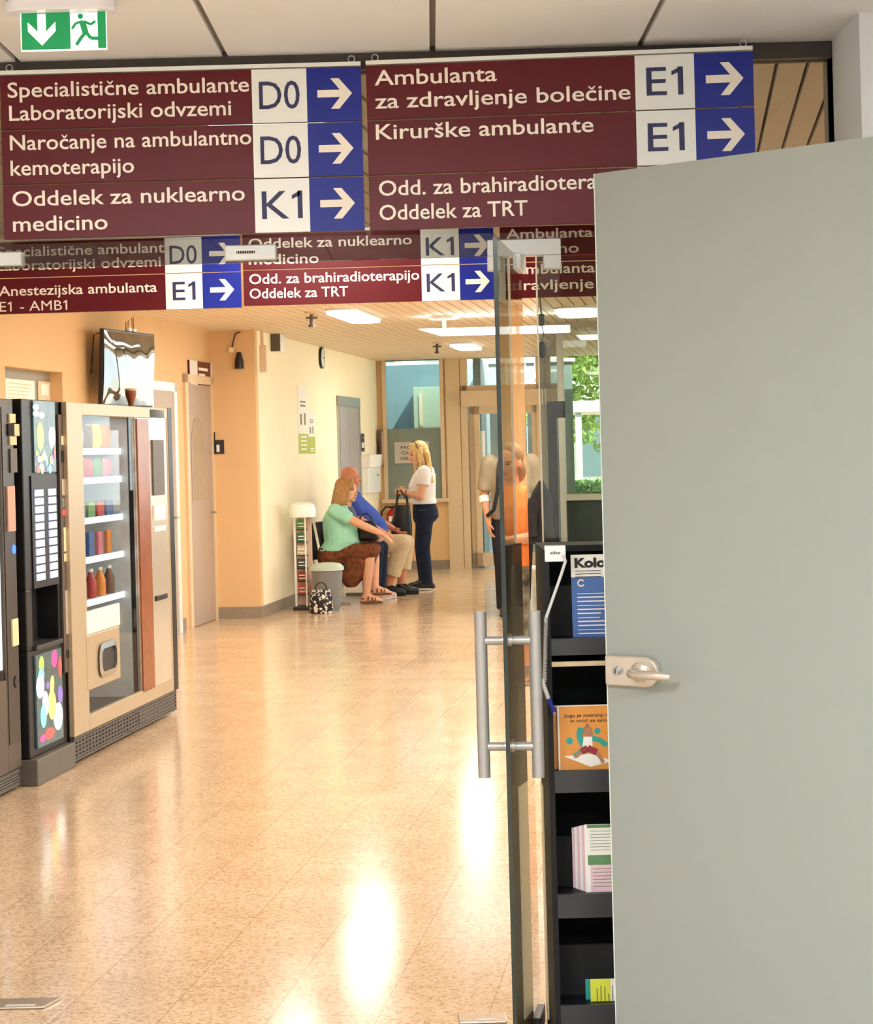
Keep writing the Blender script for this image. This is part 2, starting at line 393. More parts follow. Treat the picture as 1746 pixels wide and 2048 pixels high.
# ceiling lamps ---------------------------------------------------------
E_lamp = emis('lamp_diffuser_glow', (1.0, .97, .92), 4.0)
E_day = emis('lamp_diffuser_daylight', (.95, .98, 1.0), 9.0)
LAMPS = 'oblong recessed lamps in the slatted hall ceiling'
def rrect(L, W_, r, n=8):
    pts = []
    for cx, cy, a0 in ((L - r, W_ - r, 0), (-L + r, W_ - r, 90), (-L + r, -W_ + r, 180), (L - r, -W_ + r, 270)):
        for k in range(n + 1):
            a = radians(a0 + 90 * k / n); pts.append((cx + r * cos(a), cy + r * sin(a)))
    return pts
def lamp(pt, label, L=.62, W_=.14, power=34, col=WARM, rot=0.0):
    t = thing('ceiling_light', label, 'lamp', pt, -TH + pi / 2 + rot, LAMPS)
    MB().prism([V((a, b, -.045)) for a, b in rrect(L * .97, W_ * .95, W_ * .9)], (0, 0, .025)).build('diffuser', E_lamp, t)
    MB().prism([V((a, b, -.02)) for a, b in rrect(L, W_, W_ * .98)], (0, 0, .02)).build('housing', M_white, t)
    l = area('lamp_light', (0, 0, -.06), L * 2, W_ * 2, power, col); l.parent = t
    return t
lamp(onz(708, 627, CEIL), 'oblong glowing ceiling lamp just below the lower signs, left of the ceiling mounted tube', .8)
lamp(onz(932, 689, CEIL), 'smaller oblong glowing ceiling lamp farthest down the passage', .62)
lamp(onz(1156, 619, CEIL), 'rectangular glowing ceiling lamp seen through the glass beside the frosted door', .55, .2, 60, NEUT)
for w_, s_, lab, L_, W_, pw_ in ((3.2, -12.5, 'hall lamp just beyond the glass, behind the big signs', .8, .2, 34), (1.8, -5.6, 'hall lamp hidden behind the lower middle sign', .5, .1, 24), (4.8, -5.6, 'hall lamp above the lower right sign', 1.0, .3, 120), (4.8, -9.4, 'hall lamp nearest the big right sign', 1.0, .3, 120), (7.4, -6.5, 'hall lamp nearest the far right windows', 1.0, .3, 120)):  # fill lamps added out of sight to brighten the hall and its floor
    lamp(cw(w_, s_, CEIL), 'added unseen oblong ' + lab, L_, W_, pw_, WARM)
area('entrance_fill', (-.9, 2.2, VCEIL - .03), 1.2, .6, 120, (.92, .96, 1))  # added fill lights, out of view, to brighten the entrance
area('entrance_fill', (1.3, 1.6, VCEIL - .03), 1.2, .6, 85, (.86, .94, 1))
area('entrance_fill', (0, -1.2, VCEIL - .03), 1.2, .6, 110, (.88, .95, 1))
# pendant tube
t0 = onz(888, 632, CEIL); pz = P(888, 663, t0.y).z
t = thing('pendant_light', 'white glowing tube light hanging from a short rod below the slatted ceiling', 'lamp', t0)
MB().lathe([(.0, -.03), (.13, -.03), (.14, -.01), (.14, 0)]).build('ceiling_rose', M_white, t, smooth=True)
MB().tube([(0, 0, -.03), (0, 0, pz - CEIL + .03)], .018).build('rod', M_white, t, smooth=True)
xa = P(838, 662, t0.y).x - t0.x; xb = P(1140, 660, t0.y).x - t0.x
MB().prism([V((xa, 0, pz - CEIL + .03)), V((xa + .2, 0, pz - CEIL - .035)), V((xb, 0, pz - CEIL - .035)), V((xb, 0, pz - CEIL + .03))], (0, .1, 0)).build('tube', E_day, t)

# back wall window --------------------------------------------------------
M_teal = glass('blue_tinted_window_glass', (.52, .60, .60), refl=1.0)
M_film = mat('frosted_window_film', (132, 146, 138), .45, var=.03)
wf = MB(); wf.box(bw0 - .02, bw0 + .03, SC - .05, SC + .03, bz0, bz1).box(bw1 - .03, bw1 + .02, SC - .05, SC + .03, bz0, bz1).box(bw0, bw1, SC - .05, SC + .03, bz1 - .03, bz1 + .03)
wo = struct(hall(wf, 'window_4', M_cream))
zf = wof(828, 857, SC)[1]
MB().box(bw0, bw1, SC + .0, SC + .01, zf, bz1).build('upper_pane', M_teal, wo)
MB().box(bw0, bw1, SC + .0, SC + .01, bz0, zf).build('frosted_pane', M_film, wo)
MB().box(bw0 - .05, bw1 + .06, SC - .12, SC, bz0 - .05, bz0).build('sill', M_cream, wo, bev=.006)
M_room = mat('bluish_office_wall', (128, 152, 158), .8); M_room2 = mat('office_cupboard_laminate', (176, 186, 160), .6)
ro = hall(MB().box(bw0 - .6, bw1 + .5, SC + 1.6, SC + 1.7, 0, CEIL), 'wall_office', M_room); struct(ro)
struct(hall(MB().box(bw0 - .6, bw0 - .5, SC + .2, SC + 1.6, 0, CEIL).box(bw1 + .4, bw1 + .5, SC + .2, SC + 1.6, 0, CEIL), 'wall_office_side', M_room))
ca, cz = wof(795, 770, SC); cb = wof(882, 770, SC)[0]
tt = thing('office_cupboard', 'pale tall cupboard inside the office behind the blue tinted window', 'cupboard', cw(ca + .05, SC + 1.2), -TH)
MB().box(0, cb - ca - .1, 0, .35, 0, cz).build('body', M_room2, tt, bev=.006)
MB().box(.08, .13, -.02, 0, 1.2, cz - .1).build('door_pull', M_cream, tt)
l = area('office_light', cw((bw0 + bw1) / 2, SC + .8, CEIL - .1), .8, .5, 9, (.85, .95, 1), (0, 0, -TH))

# sliding door at the end of the passage -------------------------------------
zt1 = wof(960, 712, SC)[1]; zt0 = wof(960, 771, SC)[1]; zh1 = wof(960, 781, SC)[1]; zh0 = wof(960, 813, SC)[1]
fr = MB(); W0, W1 = dw0, dw1
fr.box(W0, W0 + .09, SC - .02, SC + .1, 0, CEIL).box(W1 - .09, W1, SC - .02, SC + .1, 0, CEIL)
fr.box(W0, W1, SC - .02, SC + .1, zt1, CEIL).box(W0, W1, SC - .02, SC + .1, zh1 - .02, zt0)
dr = struct(hall(fr, 'door_1', M_cream))
MB().box(W0 + .09, W1 - .09, SC + .03, SC + .04, zt0, zt1).build('transom_pane', M_hglass, dr)
MB().box(W0 + .02, W1, SC - .16, SC - .02, zh0, zh1).build('operator_housing', M_cream, dr, bev=.008)
la = wof(941, 900, SC)[0]
def leaf_(a, b, y):
    q = MB(); q.box(a, a + .07, y, y + .05, .02, zh0).box(b - .07, b, y, y + .05, .02, zh0).box(a, b, y, y + .05, zh0 - .1, zh0).box(a, b, y, y + .05, .02, .2)
    o = q.build('sliding_leaf', M_cream, dr)
    MB().box(a + .07, b - .07, y + .02, y + .03, .2, zh0 - .1).build('leaf_glass', M_hglass, o)
wm = (la + W1) / 2
leaf_(W0 + .1, W0 + .24, SC + .06); leaf_(la + .06, wm + .1, SC); leaf_(wm + .1, W1 - .09, SC)
hp = wof(966, 862, SC)
MB().tube([(hp[0], SC - .06, hp[1]), (hp[0], SC - .06, hp[1] - .62)], .028).build('grab_bar', M_swhite, dr, smooth=True)
# outdoors --------------------------------------------------------------------
M_grass = mat('lawn', (120, 150, 80), .9, var=.3, scale=2)
M_pave = mat('outdoor_paving', (196, 192, 180), .9, var=.1, scale=3)
struct(hall(MB().box(WW - .6, 40, SW + .2, 60, -.2, -.06).box(-8, WW - .6, SC + 2.4, 60, -.2, -.06).box(WR + .1, 40, -30, SW + .2, -.2, -.06), 'ground_outside', M_pave))
M_fac = mat('pale_facade_render', (222, 226, 214), .8); M_fwin = mat('facade_window_glass', (110, 130, 136), .2); M_curt = mat('blue_grey_blind', (150, 170, 172), .7)
bd = thing('neighbouring_building', 'pale building with grey windows outside beyond the sliding door', 'building', cw(.2, SC + 20), -TH)
MB().box(-4, 3.2, 0, 4, -.06, 7).build('wall', M_fac, bd)
for i in range(4):
    for j in range(2):
        f_ = MB().box(-3.3 + i * 1.7, -2.3 + i * 1.7, -.05, 0, .9 + j * 2.8, 2.4 + j * 2.8).build('window', M_fwin, bd)
bl = thing('vertical_blind', 'blue grey vertical blind strips hanging outside the left part of the sliding door', 'blind', cw(W0 + .3, SC + .9), -TH)
mb = MB()
for i in range(9): mb.box(i * .13, i * .13 + .115, 0, .012, .1, CEIL - .05)
mb.build('slats', M_curt, bl); MB().box(-.05, 1.2, -.03, .03, CEIL - .05, CEIL).build('head_rail', M_white, bl)
def leaf_mat(name, c0, c1):
    m = mat(name, c0, .7, var=.0); nt = m.node_tree; b = nt.nodes['Principled BSDF']
    r = [n for n in nt.nodes if n.type == 'VALTORGB'][0]; r.color_ramp.elements[0].color = (*lin(c0), 1); r.color_ramp.elements[1].color = (*lin(c1), 1)
    b.inputs['Subsurface Weight'].default_value = 0
    return m
M_leaf = leaf_mat('tree_leaves', (92, 140, 66), (190, 214, 120)); M_hedge = leaf_mat('hedge_leaves', (70, 112, 60), (150, 190, 104)); M_bark = mat('bark', (96, 80, 62), .9)
def leaves(blobs, n, size, seed):
    r = random.Random(seed); mb = MB()
    tot = sum(b[1][0] * b[1][1] * b[1][2] for b in blobs)
    for c, rad in blobs:
        for _ in range(int(n * rad[0] * rad[1] * rad[2] / tot)):
            d = V((r.gauss(0, 1), r.gauss(0, 1), r.gauss(0, 1))).normalized() * (r.random() ** .35)
            q = V(c) + V((d.x * rad[0], d.y * rad[1], d.z * rad[2]))
            a = V((r.gauss(0, 1), r.gauss(0, 1), r.gauss(0, 1))).normalized(); b = a.orthogonal().normalized(); s = size * r.uniform(.6, 1.3)
            mb.quad(q - a * s, q + b * s * .5, q + a * s, q - b * s * .5)
    return mb
def tree(loc, label, seed, h=6.0, n=9000):
    t = thing('broadleaf_tree', label, 'tree', loc, 0, 'leafy trees outside the hall windows'); r = random.Random(seed)
    MB().tube([(0, 0, -.06), (.05, .02, h * .3), (.0, .1, h * .7)], [.14, .1, .04], 10).build('trunk', M_bark, t, smooth=True)
    bl_ = [((r.uniform(-1.1, 1.1), r.uniform(-1.1, 1.1), h * r.uniform(.32, .95)), (r.uniform(.6, 1.0),) * 2 + (r.uniform(.5, .8),)) for _ in range(16)]
    leaves(bl_, n, .09, seed).build('crown', M_leaf, t)
q = P(1200, 900, 36.5); tree((q.x + .3, q.y, 0), 'bright leafy tree outside right of the passage, behind the white shelter', 3, 6.5, 14000)
q = P(1128, 900, 40); tree((q.x + 1.4, q.y, 0), 'smaller distant tree outside, between the pale building and the leafy tree', 5, 5.0, 6000)
for i, (w_, s_) in enumerate(((13.5, -9.5), (14, -5), (13.2, -1.2))):
    tree(cw(w_, s_), ['tree outside the far right windows nearest the entrance', 'middle tree outside the far right windows', 'tree outside the far right windows nearest the corner'][i], 11 + i, 5.5, 4000)
q0 = P(1085, 900, 29.5)
hd = thing('clipped_hedge', 'clipped green hedge outside under the white shelter', 'hedge', (q0.x, q0.y, 0))
r_ = random.Random(9); mb = MB()
for _ in range(9000):
    x_ = r_.uniform(0, 3.4); y_ = r_.uniform(0, .6); z_ = r_.uniform(0, 1.0) ** .6 * 1.1
    a = V((r_.gauss(0, 1), r_.gauss(0, 1), r_.gauss(0, 1))).normalized(); b = a.orthogonal(); s = .045
    mb.quad(V((x_, y_, z_)) - a * s, V((x_, y_, z_)) + b * s * .6, V((x_, y_, z_)) + a * s, V((x_, y_, z_)) - b * s * .6)
mb.build('foliage', M_hedge, hd); MB().box(.1, 3.3, .1, .5, -.06, .9).build('stems', M_bark, hd)
q1 = P(1108, 817, 30.5); zc = q1.z
sh = thing('garden_shelter', 'white flat roofed shelter on thin posts outside the windows', 'shelter', (q1.x, q1.y, 0))
MB().box(0, 3.4, 0, 2.2, zc - .07, zc + .1).build('roof', M_white, sh, bev=.01)
pw = P(1159, 900, 30.5).x - q1.x
for xx, yy in ((pw, .05), (3.2, .05), (.1, 2.0), (3.2, 2.0)):
    MB().box(xx - .045, xx + .045, yy, yy + .08, -.06, zc - .07).build('post', M_white, sh)
# ------------------------------------------------------------------ hanging direction signs
def hanging_sign(label, u0, v0, d, yaw, W, tot, rows, RH, rod_top, fr, group):
    """u0, v0: the bottom left corner; rows top to bottom: (lines, code, pale)"""
    o = P(u0, v0, d); k = W / tot; n = len(rows); H = n * RH
    t = thing('hanging_sign', label, 'sign', o, -yaw, group)
    f1, f2 = fr
    for i, (lines, code) in enumerate(rows):
        z0 = (n - 1 - i) * RH; z1 = z0 + RH - .004
        p = MB().box(0, W, 0, .018, z0, z1).build('sign_panel', M_maroon, t, bev=.0012)
        MB().box(W * f1, W * f2, -.0015, .001, z0, z1).build('code_plate', M_swhite, p)
        MB().box(W * f2, W, -.0015, .001, z0, z1).build('arrow_plate', M_blue, p)
        mb = MB(); poly(mb, arrow_pts(W * (f2 + 1) / 2 + .002, z0 + RH * .5, .049 * W / 1.02), -.0016); mb.build('arrow', M_letter, p)
        mb = MB(); letters(mb, code, W * (f1 + f2) / 2, z0 + RH * .25, RH * .5, W * (f2 - f1) * (.74 if code != 'E1' else .62), -.0025, .004, 'c'); mb.build('code_lettering', M_navyink, p)
        if lines:
            for s_, xp, wp, bf in lines:
                mb = MB(); letters(mb, s_, xp * k, z0 + RH * (1 - bf), RH * .27, wp * k, -.0015, 0.0 if 'AMB' in s_ else .01); mb.build('lettering', M_letter, p)
    MB().box(0, W, -.002, .02, H, H + .011).build('top_rail', M_swhite, t)
    for x_ in (.025, W - .025):
        MB().tube([(x_, .009, H + .005), (x_, .009, rod_top - o.z)], .004, 8).build('hanger', M_steel, t)
        MB().tube([(x_ + .009 * cos(a), .009, H + .02 + .009 * sin(a)) for a in [2 * pi * q / 10 for q in range(11)]], .002, 6).build('ring', M_steel, t)
    return t
DN = PY - .075
fr1 = (.697, .849)
R3L = [([('Specialistične ambulante', 15, 485, .42), ('Laboratorijski odvzemi', 17, 446, .84)], 'D0'),
       ([('Naročanje na ambulantno', 17, 485, .38), ('kemoterapijo', 17, 248, .84)], 'D0'),
       ([('Oddelek za nuklearno', 19, 467, .40), ('medicino', 19, 190, .86)], 'K1')]
R3R = [([('Ambulanta', 17, 245, .38), ('za zdravljenje bolečine', 17, 510, .80)], 'E1'),
       ([('Kirurške ambulante', 17, 435, .36)], 'E1'),
       ([('Odd. za brahiradioterapijo', 20, 505, .38), ('Oddelek za TRT', 20, 297, .82)], 'K1')]
SL = F / DN
hanging_sign('big left maroon sign in front of the glass, with codes D0, D0 and K1', 8, 479, DN, 0.0, 722 / SL, 725, R3L, .1505, VCEIL - .03, fr1, 'maroon hanging direction signs')
hanging_sign('big right maroon sign in front of the glass, with E1 codes, behind the frosted door', 740, 461, DN, radians(4.0), 768 / SL, 770, R3R, .1515, VCEIL - .03, fr1, 'maroon hanging direction signs')
RA = [([('Specialistične ambulante', 15, 352, .42), ('Laboratorijski odvzemi', 13, 330, .80)], 'D0'),
      ([('Anestezijska ambulanta', 16, 318, .50), ('E1 - AMB1', 17, 136, .93)], 'E1')]
RB = [([('Oddelek za nuklearno', 12, 327, .42), ('medicino', 12, 140, .86)], 'K1'),
      ([('Odd. za brahiradioterapijo', 12, 340, .40), ('Oddelek za TRT', 12, 197, .80)], 'K1')]
RC = [([('Ambulanta', 12, 174, .36), ('no', 117, 40, .78)], 'E1'),
      ([('Ambulanta', 23, 165, .34), ('zdravljenje', 3, 182, .78)], 'E1')]
D2 = F / 476.0; S2 = 476.0
hanging_sign('lower left maroon sign beyond the glass, reading Anestezijska ambulanta on its bottom row', -17, 629, D2, radians(2), 502 / S2, 502, RA, .152, CEIL - .002, (.70, .847), 'maroon hanging direction signs')
hanging_sign('lower middle maroon sign beyond the glass, with two K1 codes', 488, 612, D2, radians(1), 502 / S2, 502, RB, .152, CEIL - .002, (.71, .862), 'maroon hanging direction signs')
hanging_sign('lower right maroon sign beyond the glass, mostly hidden behind the frosted door', 1003, 597, D2, 0, 502 / S2, 502, RC, .152, CEIL - .002, (.70, .847), 'maroon hanging direction signs')

# exit sign ------------------------------------------------------------------------
M_exit = mat('exit_sign_green', (0, 146, 84), .35, emit=.35, var=.02); M_exitw = mat('exit_sign_white', (250, 252, 238), .4, emit=.8, var=.01)
M_clear = mat('translucent_white_plastic', (240, 240, 248), .25, var=.02)
de = F / 835.0; e0 = P(42, 103, de)
t = thing('exit_sign', 'green lit emergency exit sign with down arrow under the entrance ceiling', 'exit sign', (e0.x, e0.y, e0.z))
we, he = 172 / 835, 81 / 835
pl = MB().box(0, we, 0, .008, 0, he).build('sign_plate', M_exitw, t, bev=.001)
mb = MB(); poly(mb, [(.003, .003), (we * .58, .003), (we * .58, he - .003), (.003, he - .003)], -.0005)
poly(mb, [(we * .9, .003), (we * .995, .003), (we * .995, he - .003), (we * .9, he - .003)], -.0005); mb.build('green_field', M_exit, pl)
mb = MB(); cx, cz = we * .25, he * .52
poly(mb, [(cx - .010, cz + .038), (cx + .010, cz + .038), (cx + .010, cz - .005), (cx + .033, cz + .018), (cx + .033, cz - .004), (cx, cz - .038), (cx - .033, cz - .004), (cx - .033, cz + .018), (cx - .010, cz - .005)], -.0022, .001)
mb.build('down_arrow', M_exitw, pl)
mb = MB(); X = lambda f_: we * (.58 + .42 * f_); Z = lambda f_: he * f_
def strip(mb, pts, w_, y):
    for (a, b), (c, d_) in zip(pts, pts[1:]):
        L = math.hypot(c - a, d_ - b); nx, nz = -(d_ - b) / L * w_ / 2, (c - a) / L * w_ / 2
        poly(mb, [(a + nx, b + nz), (c + nx, d_ + nz), (c - nx, d_ - nz), (a - nx, b - nz)], y)
poly(mb, [(X(.29) + .0065 * cos(q), Z(.83) + .0065 * sin(q)) for q in [2 * pi * i / 16 for i in range(16)]], -.001)
strip(mb, [(X(.34), Z(.70)), (X(.42), Z(.42))], .015, -.0012)
strip(mb, [(X(.36), Z(.70)), (X(.16), Z(.66)), (X(.05), Z(.52))], .006, -.0014)
strip(mb, [(X(.38), Z(.70)), (X(.58), Z(.62)), (X(.7), Z(.7))], .006, -.0014)
strip(mb, [(X(.42), Z(.42)), (X(.30), Z(.30)), (X(.16), Z(.12))], .008, -.0016)
strip(mb, [(X(.44), Z(.44)), (X(.56), Z(.28)), (X(.88), Z(.27))], .008, -.0016)
mb.build('running_figure', M_exit, pl)
cw0 = VCEIL - e0.z
mb = MB(); mb.prism([V((we * .47 + a * 1.0, .004 + b, cw0 - .03)) for a, b in rrect(.132, .05, .048)], (0, 0, .03)); mb.build('mounting_plate', M_clear, t, smooth=True, bev=.006)
MB().box(we * .04, we * .97, -.004, .012, he, cw0 - .03).build('holder', M_clear, t)

# patch fittings on the transom -------------------------------------------------------
def patch(label, u0, v0, u1, v1, name='glass_clamp'):
    a = P(u0, v1, PY - .03); b = P(u1, v0, PY - .03)
    t = thing(name, label, 'clamp', (a.x, PY, a.z)); MB().box(0, b.x - a.x, -.03, .03, 0, b.z - a.z).build('cover', M_ltgrey, t, bev=.003); return t, b.x - a.x, b.z - a.z
patch('pale glass clamp at the left picture edge on the transom glass', -30, 503, 42, 532)
t, a_, b_ = patch('pale glass clamp with a barcode sticker on the middle of the transom glass', 450, 488, 551, 521)
st = MB().box(a_ * .2, a_ * .62, -.0308, -.03, b_ * .3, b_ * .72).build('sticker', M_paper, t)
mb = MB()
for i in range(16): mb.box(a_ * .23 + i * a_ * .0225, a_ * .23 + i * a_ * .0225 + .0016 * (1 + i % 2), -.0312, -.0308, b_ * .42, b_ * .6)
mb.build('barcode', M_ink, st)
a = P(976, 540, PY - .03); b = P(1121, 476, PY - .03); n0 = P(1020, 510, PY - .03).x - a.x; n1 = P(1087, 510, PY - .03).x - a.x
t = thing('glass_clamp', 'pale glass clamp with a notch above the hinge of the open clear glass door', 'clamp', (a.x, PY, a.z)); hz = b.z - a.z
MB().box(0, b.x - a.x, -.03, .03, hz * .46, hz).box(0, n0, -.03, .03, 0, hz * .46).box(n1, b.x - a.x, -.03, .03, 0, hz * .46).build('cover', M_ltgrey, t, bev=.002)

# clear glass door, standing open towards us ---------------------------------------------
M_leaf_glass = glass('clear_door_glass', (.78, .82, .78), refl=1.25)
M_gdark = mat('green_glass_edge', (44, 54, 48), .2)
hx = P(1058, 1200, PY).x; df = PY / 1.123; ex = P(1006, 1100, df).x
L = math.hypot(ex - hx, df - PY); ang = atan2(df - PY, ex - hx)
lf = struct(MB().box(.02, L, -.005, .005, .012, ZT - .012).build('door_2', M_leaf_glass, loc=(hx, PY, 0), rotz=ang))
MB().box(L - .001, L + .002, -.0055, .0055, .012, ZT - .012).build('polished_edge', M_gdark, lf)
MB().box(.0, .15, -.016, .016, ZT - .05, ZT - .005).build('top_patch', M_ltgrey, lf, bev=.003)
MB().box(.0, .15, -.016, .016, .006, .055).build('bottom_patch', M_char, lf, bev=.003)
zh = [1.6 - (v - 896) / 800.0 for v in (1222, 1281, 1493, 1555)]
for sgn in (-1, 1):
    h = MB().tube([(L - .06, sgn * .068, zh[0]), (L - .06, sgn * .068, zh[3])], .0155, 20).build('pull_bar', M_alu, lf, smooth=True)
    for z_ in zh[1:3]:
        MB().tube([(L - .06, sgn * .006, z_), (L - .06, sgn * .06, z_)], .011, 14).build('standoff', M_alu, h, smooth=True)
        MB().tube([(L - .06, sgn * .005, z_), (L - .06, sgn * .012, z_)], .017, 16).build('rosette', M_steel, h, smooth=True)

# frosted door, nearer, standing open ------------------------------------------------------
def frost():
    m = bpy.data.materials.new('frosted_glass'); m.use_nodes = True; nt = m.node_tree; b = nt.nodes['Principled BSDF']
    b.inputs['Base Color'].default_value = (*lin((174, 181, 175)), 1); b.inputs['Roughness'].default_value = .42
    tr = nt.nodes.new('ShaderNodeBsdfTranslucent'); tr.inputs[0].default_value = (*lin((196, 204, 198)), 1)
    no = nt.nodes.new('ShaderNodeTexNoise'); no.inputs['Scale'].default_value = 600; bp = nt.nodes.new('ShaderNodeBump'); bp.inputs['Strength'].default_value = .05
    nt.links.new(no.outputs['Fac'], bp.inputs['Height']); nt.links.new(bp.outputs['Normal'], b.inputs['Normal'])
    mx = nt.nodes.new('ShaderNodeMixShader'); mx.inputs[0].default_value = .35
    nt.links.new(b.outputs[0], mx.inputs[1]); nt.links.new(tr.outputs[0], mx.inputs[2]); nt.links.new(mx.outputs[0], nt.nodes['Material Output'].inputs[0]); return m
M_frost = frost()
fe = P(1214, 1200, F / 820); fh = P(1746, 500, F / 909)
fdir = V((fh.x - fe.x, fh.y - fe.y, 0)).normalized(); fn = V((fdir.y, -fdir.x, 0))
FZ = P(1193, 348, F / 820).z; FL = 1.0
fd = struct(MB().box(0, FL, -.006, .006, .01, FZ).build('door_3', M_frost, loc=(fe.x, fe.y, 0), rotz=atan2(fdir.y, fdir.x)))
M_fedge = mat('bright_frosted_glass_edge', (206, 216, 206), .3)
MB().box(-.003, .0, -.0065, .0065, .01, FZ).build('polished_edge', M_fedge, fd)
def fl(u, v):
    q = hit(u, v, fe, fn); return (q - V((fe.x, fe.y, 0))).dot(fdir), q.z
a, b = fl(1222, 1368), fl(1326, 1314)
px0, px1, pz0, pz1 = a[0], b[0], (a[1] + .0), b[1]
hh = (pz1 - pz0) / 2; pts = [(px0, pz0), (px1 - hh, pz0)] + [(px1 - hh + hh * sin(q), (pz0 + pz1) / 2 - hh * cos(q)) for q in [pi * i / 10 for i in range(1, 10)]] + [(px1 - hh, pz1), (px0, pz1)]
mb = MB(); mb.prism([V((x_, -.024, z_)) for x_, z_ in pts], (0, .018, 0)); M_nick = mat('satin_nickel', (206, 196, 182), .3, .6, var=.03)
hp_ = mb.build('lock_case', M_nick, fd, bev=.004)
zc_ = (pz0 + pz1) / 2; kx = fl(1245, 1342)[0]; lx0 = fl(1292, 1345)[0]; lx1 = fl(1366, 1350)[0]
MB().tube([(kx, -.03, zc_), (kx, -.02, zc_)], .011, 18).box(kx - .005, kx + .02, -.027, -.02, zc_ - .007, zc_ + .007).build('key_cylinder', M_steel, hp_, smooth=True)
MB().box(kx - .0015, kx + .0015, -.0308, -.0302, zc_ - .006, zc_ + .006).build('key_slot', M_ink, hp_)
MB().lathe([(.024, 0), (.024, .006), (.016, .012)], (lx0, -.024, zc_), M=Matrix.Rotation(pi / 2, 4, 'X')).build('rose', M_nick, hp_, smooth=True)
MB().tube([(lx0, -.03, zc_), (lx0, -.062, zc_), (lx0 + .02, -.072, zc_), (lx1 - .03, -.072, zc_), (lx1 - .008, -.066, zc_ - .001), (lx1, -.058, zc_ - .002)], [.011, .011, .011, .0105, .01, .009], 14).build('lever', M_nick, hp_, smooth=True)

# brochure rack ---------------------------------------------------------------------------
RF = F / 783.0; RBk = PY - .035; RX = P(1097, 1500, RF).x; RW = .62
def rz(v, u=1160): return P(u, v, RF).z
RT = rz(1098)
rk = thing('brochure_rack', 'tall black brochure rack of open tiers beside the frosted door', 'rack', (RX, RF, 0))
D_ = RBk - RF
M_rack = mat('black_rack_laminate', (18, 19, 22), .55, var=.1, spec=.3); M_rackl = mat('dark_grey_rack_lip', (46, 48, 52), .4, var=.06)
M_wood = mat('pale_shelf_edge', (206, 184, 146), .5)
MB().box(0, .014, 0, D_, 0, RT).build('side_panel', M_rack, rk); MB().box(RW - .014, RW, 0, D_, 0, RT).build('side_panel', M_rack, rk)
MB().box(.014, RW - .014, D_ - .012, D_, 0, RT).build('back_panel', M_blackm, rk)
MB().box(.014, RW - .014, D_ * .5, D_ - .012, RT - .016, RT).build('top_panel', M_rack, rk)
tiers = [(1278, 1310), (1543, 1585), (1790, 1836), (2012, 2060)]
for i, (va, vb) in enumerate(tiers):
    z1 = rz(va); z0 = rz(vb)
    sf = MB().box(.014, RW - .014, .012, D_ - .012, z1 - .012, z1).build('shelf', M_rack, rk)
    MB().box(.014, RW - .014, 0, .012, z0, z1 + .002).build('front_lip', M_rackl, sf)
    MB().box(.014, RW - .014, .11, .122, z1, z1 + .13).build('divider', M_blackm, sf)
z_ = rz(1333); sf = MB().box(.014, RW - .014, .01, D_ - .012, z_, z_ + .012).build('shelf', M_rack, rk)
MB().box(.014, RW - .014, 0, .01, z_ + .001, z_ + .013).build('edge_strip', M_wood, sf)
MB().box(.014, RW - .014, .02, .04, 0, .06).build('plinth', M_rack, rk)
MB().box(-.003, 0, D_ * .74, D_ * .97, .05, .68).build('lit_edge_strip', M_gedge, rk)  # strip added to the rack, its pale colour standing for the pane's lit edge
def sheet(name, label, cat, u0, v0, u1, v1, dy, m, group=None, lean=.06, th=.0015):
    a = P(u0, v1, RF + dy); b = P(u1, v0, RF + dy); w_, h_ = b.x - a.x, b.z - a.z
    o = MB().box(0, w_, 0, th, 0, h_).build(name, m, loc=(a.x, RF + dy, a.z)); o.rotation_euler.x = -lean
    tag(o, label, cat, group); return o, w_, h_
M_fblue = mat('leaflet_blue', (66, 104, 168), .5, var=.12, scale=8); M_orange = mat('leaflet_orange', (226, 150, 62), .5, var=.1, scale=6)
M_teal2 = mat('leaflet_teal', (38, 160, 150), .5); M_pink = mat('form_pink', (232, 196, 206), .7); M_grn = mat('form_green', (96, 140, 96), .6)
M_yel = mat('leaflet_yellow', (222, 226, 70), .6); M_skin2 = mat('printed_skin', (176, 122, 90), .6); M_red2 = mat('printed_red', (150, 40, 52), .6)
def lines(o, name, m, rows, y=-.0004):
    mb = MB()
    for x0_, x1_, z_, h_ in rows: mb.box(x0_, x1_, y - .0003, y, z_, z_ + h_)
    return mb.build(name, m, o)
o, w_, h_ = sheet('leaflet', 'white and blue leaflet headed Kolo on the top tier of the black rack', 'leaflet', 1146, 1107, 1262, 1277, .05, M_paper)
MB().box(0, w_, -.0006, 0, 0, h_ * .73).build('blue_field', M_fblue, o)
mb = MB(); letters(mb, 'Kolo', w_ * .06, h_ * .85, h_ * .105, w_ * .52, -.001, .05); mb.build('title', M_ink, o)
lines(o, 'subtitle', M_ink, [(w_ * .07, w_ * .5, h_ * (.80 - .035 * i), h_ * .008) for i in range(3)])
random.seed(3)
lines(o, 'text_lines', M_letter, [(w_ * .09, w_ * random.uniform(.45, .9), h_ * (.53 - .048 * i), h_ * (.014 if i % 3 else .007)) for i in range(11)], -.0008)
mb = MB(); mb.tube([(w_ * .16 + .008 * cos(q), -.001, h_ * .66 + .008 * sin(q)) for q in [.6 + 5.2 * i / 12 for i in range(13)]], .0022, 6); mb.build('emblem', M_letter, o)
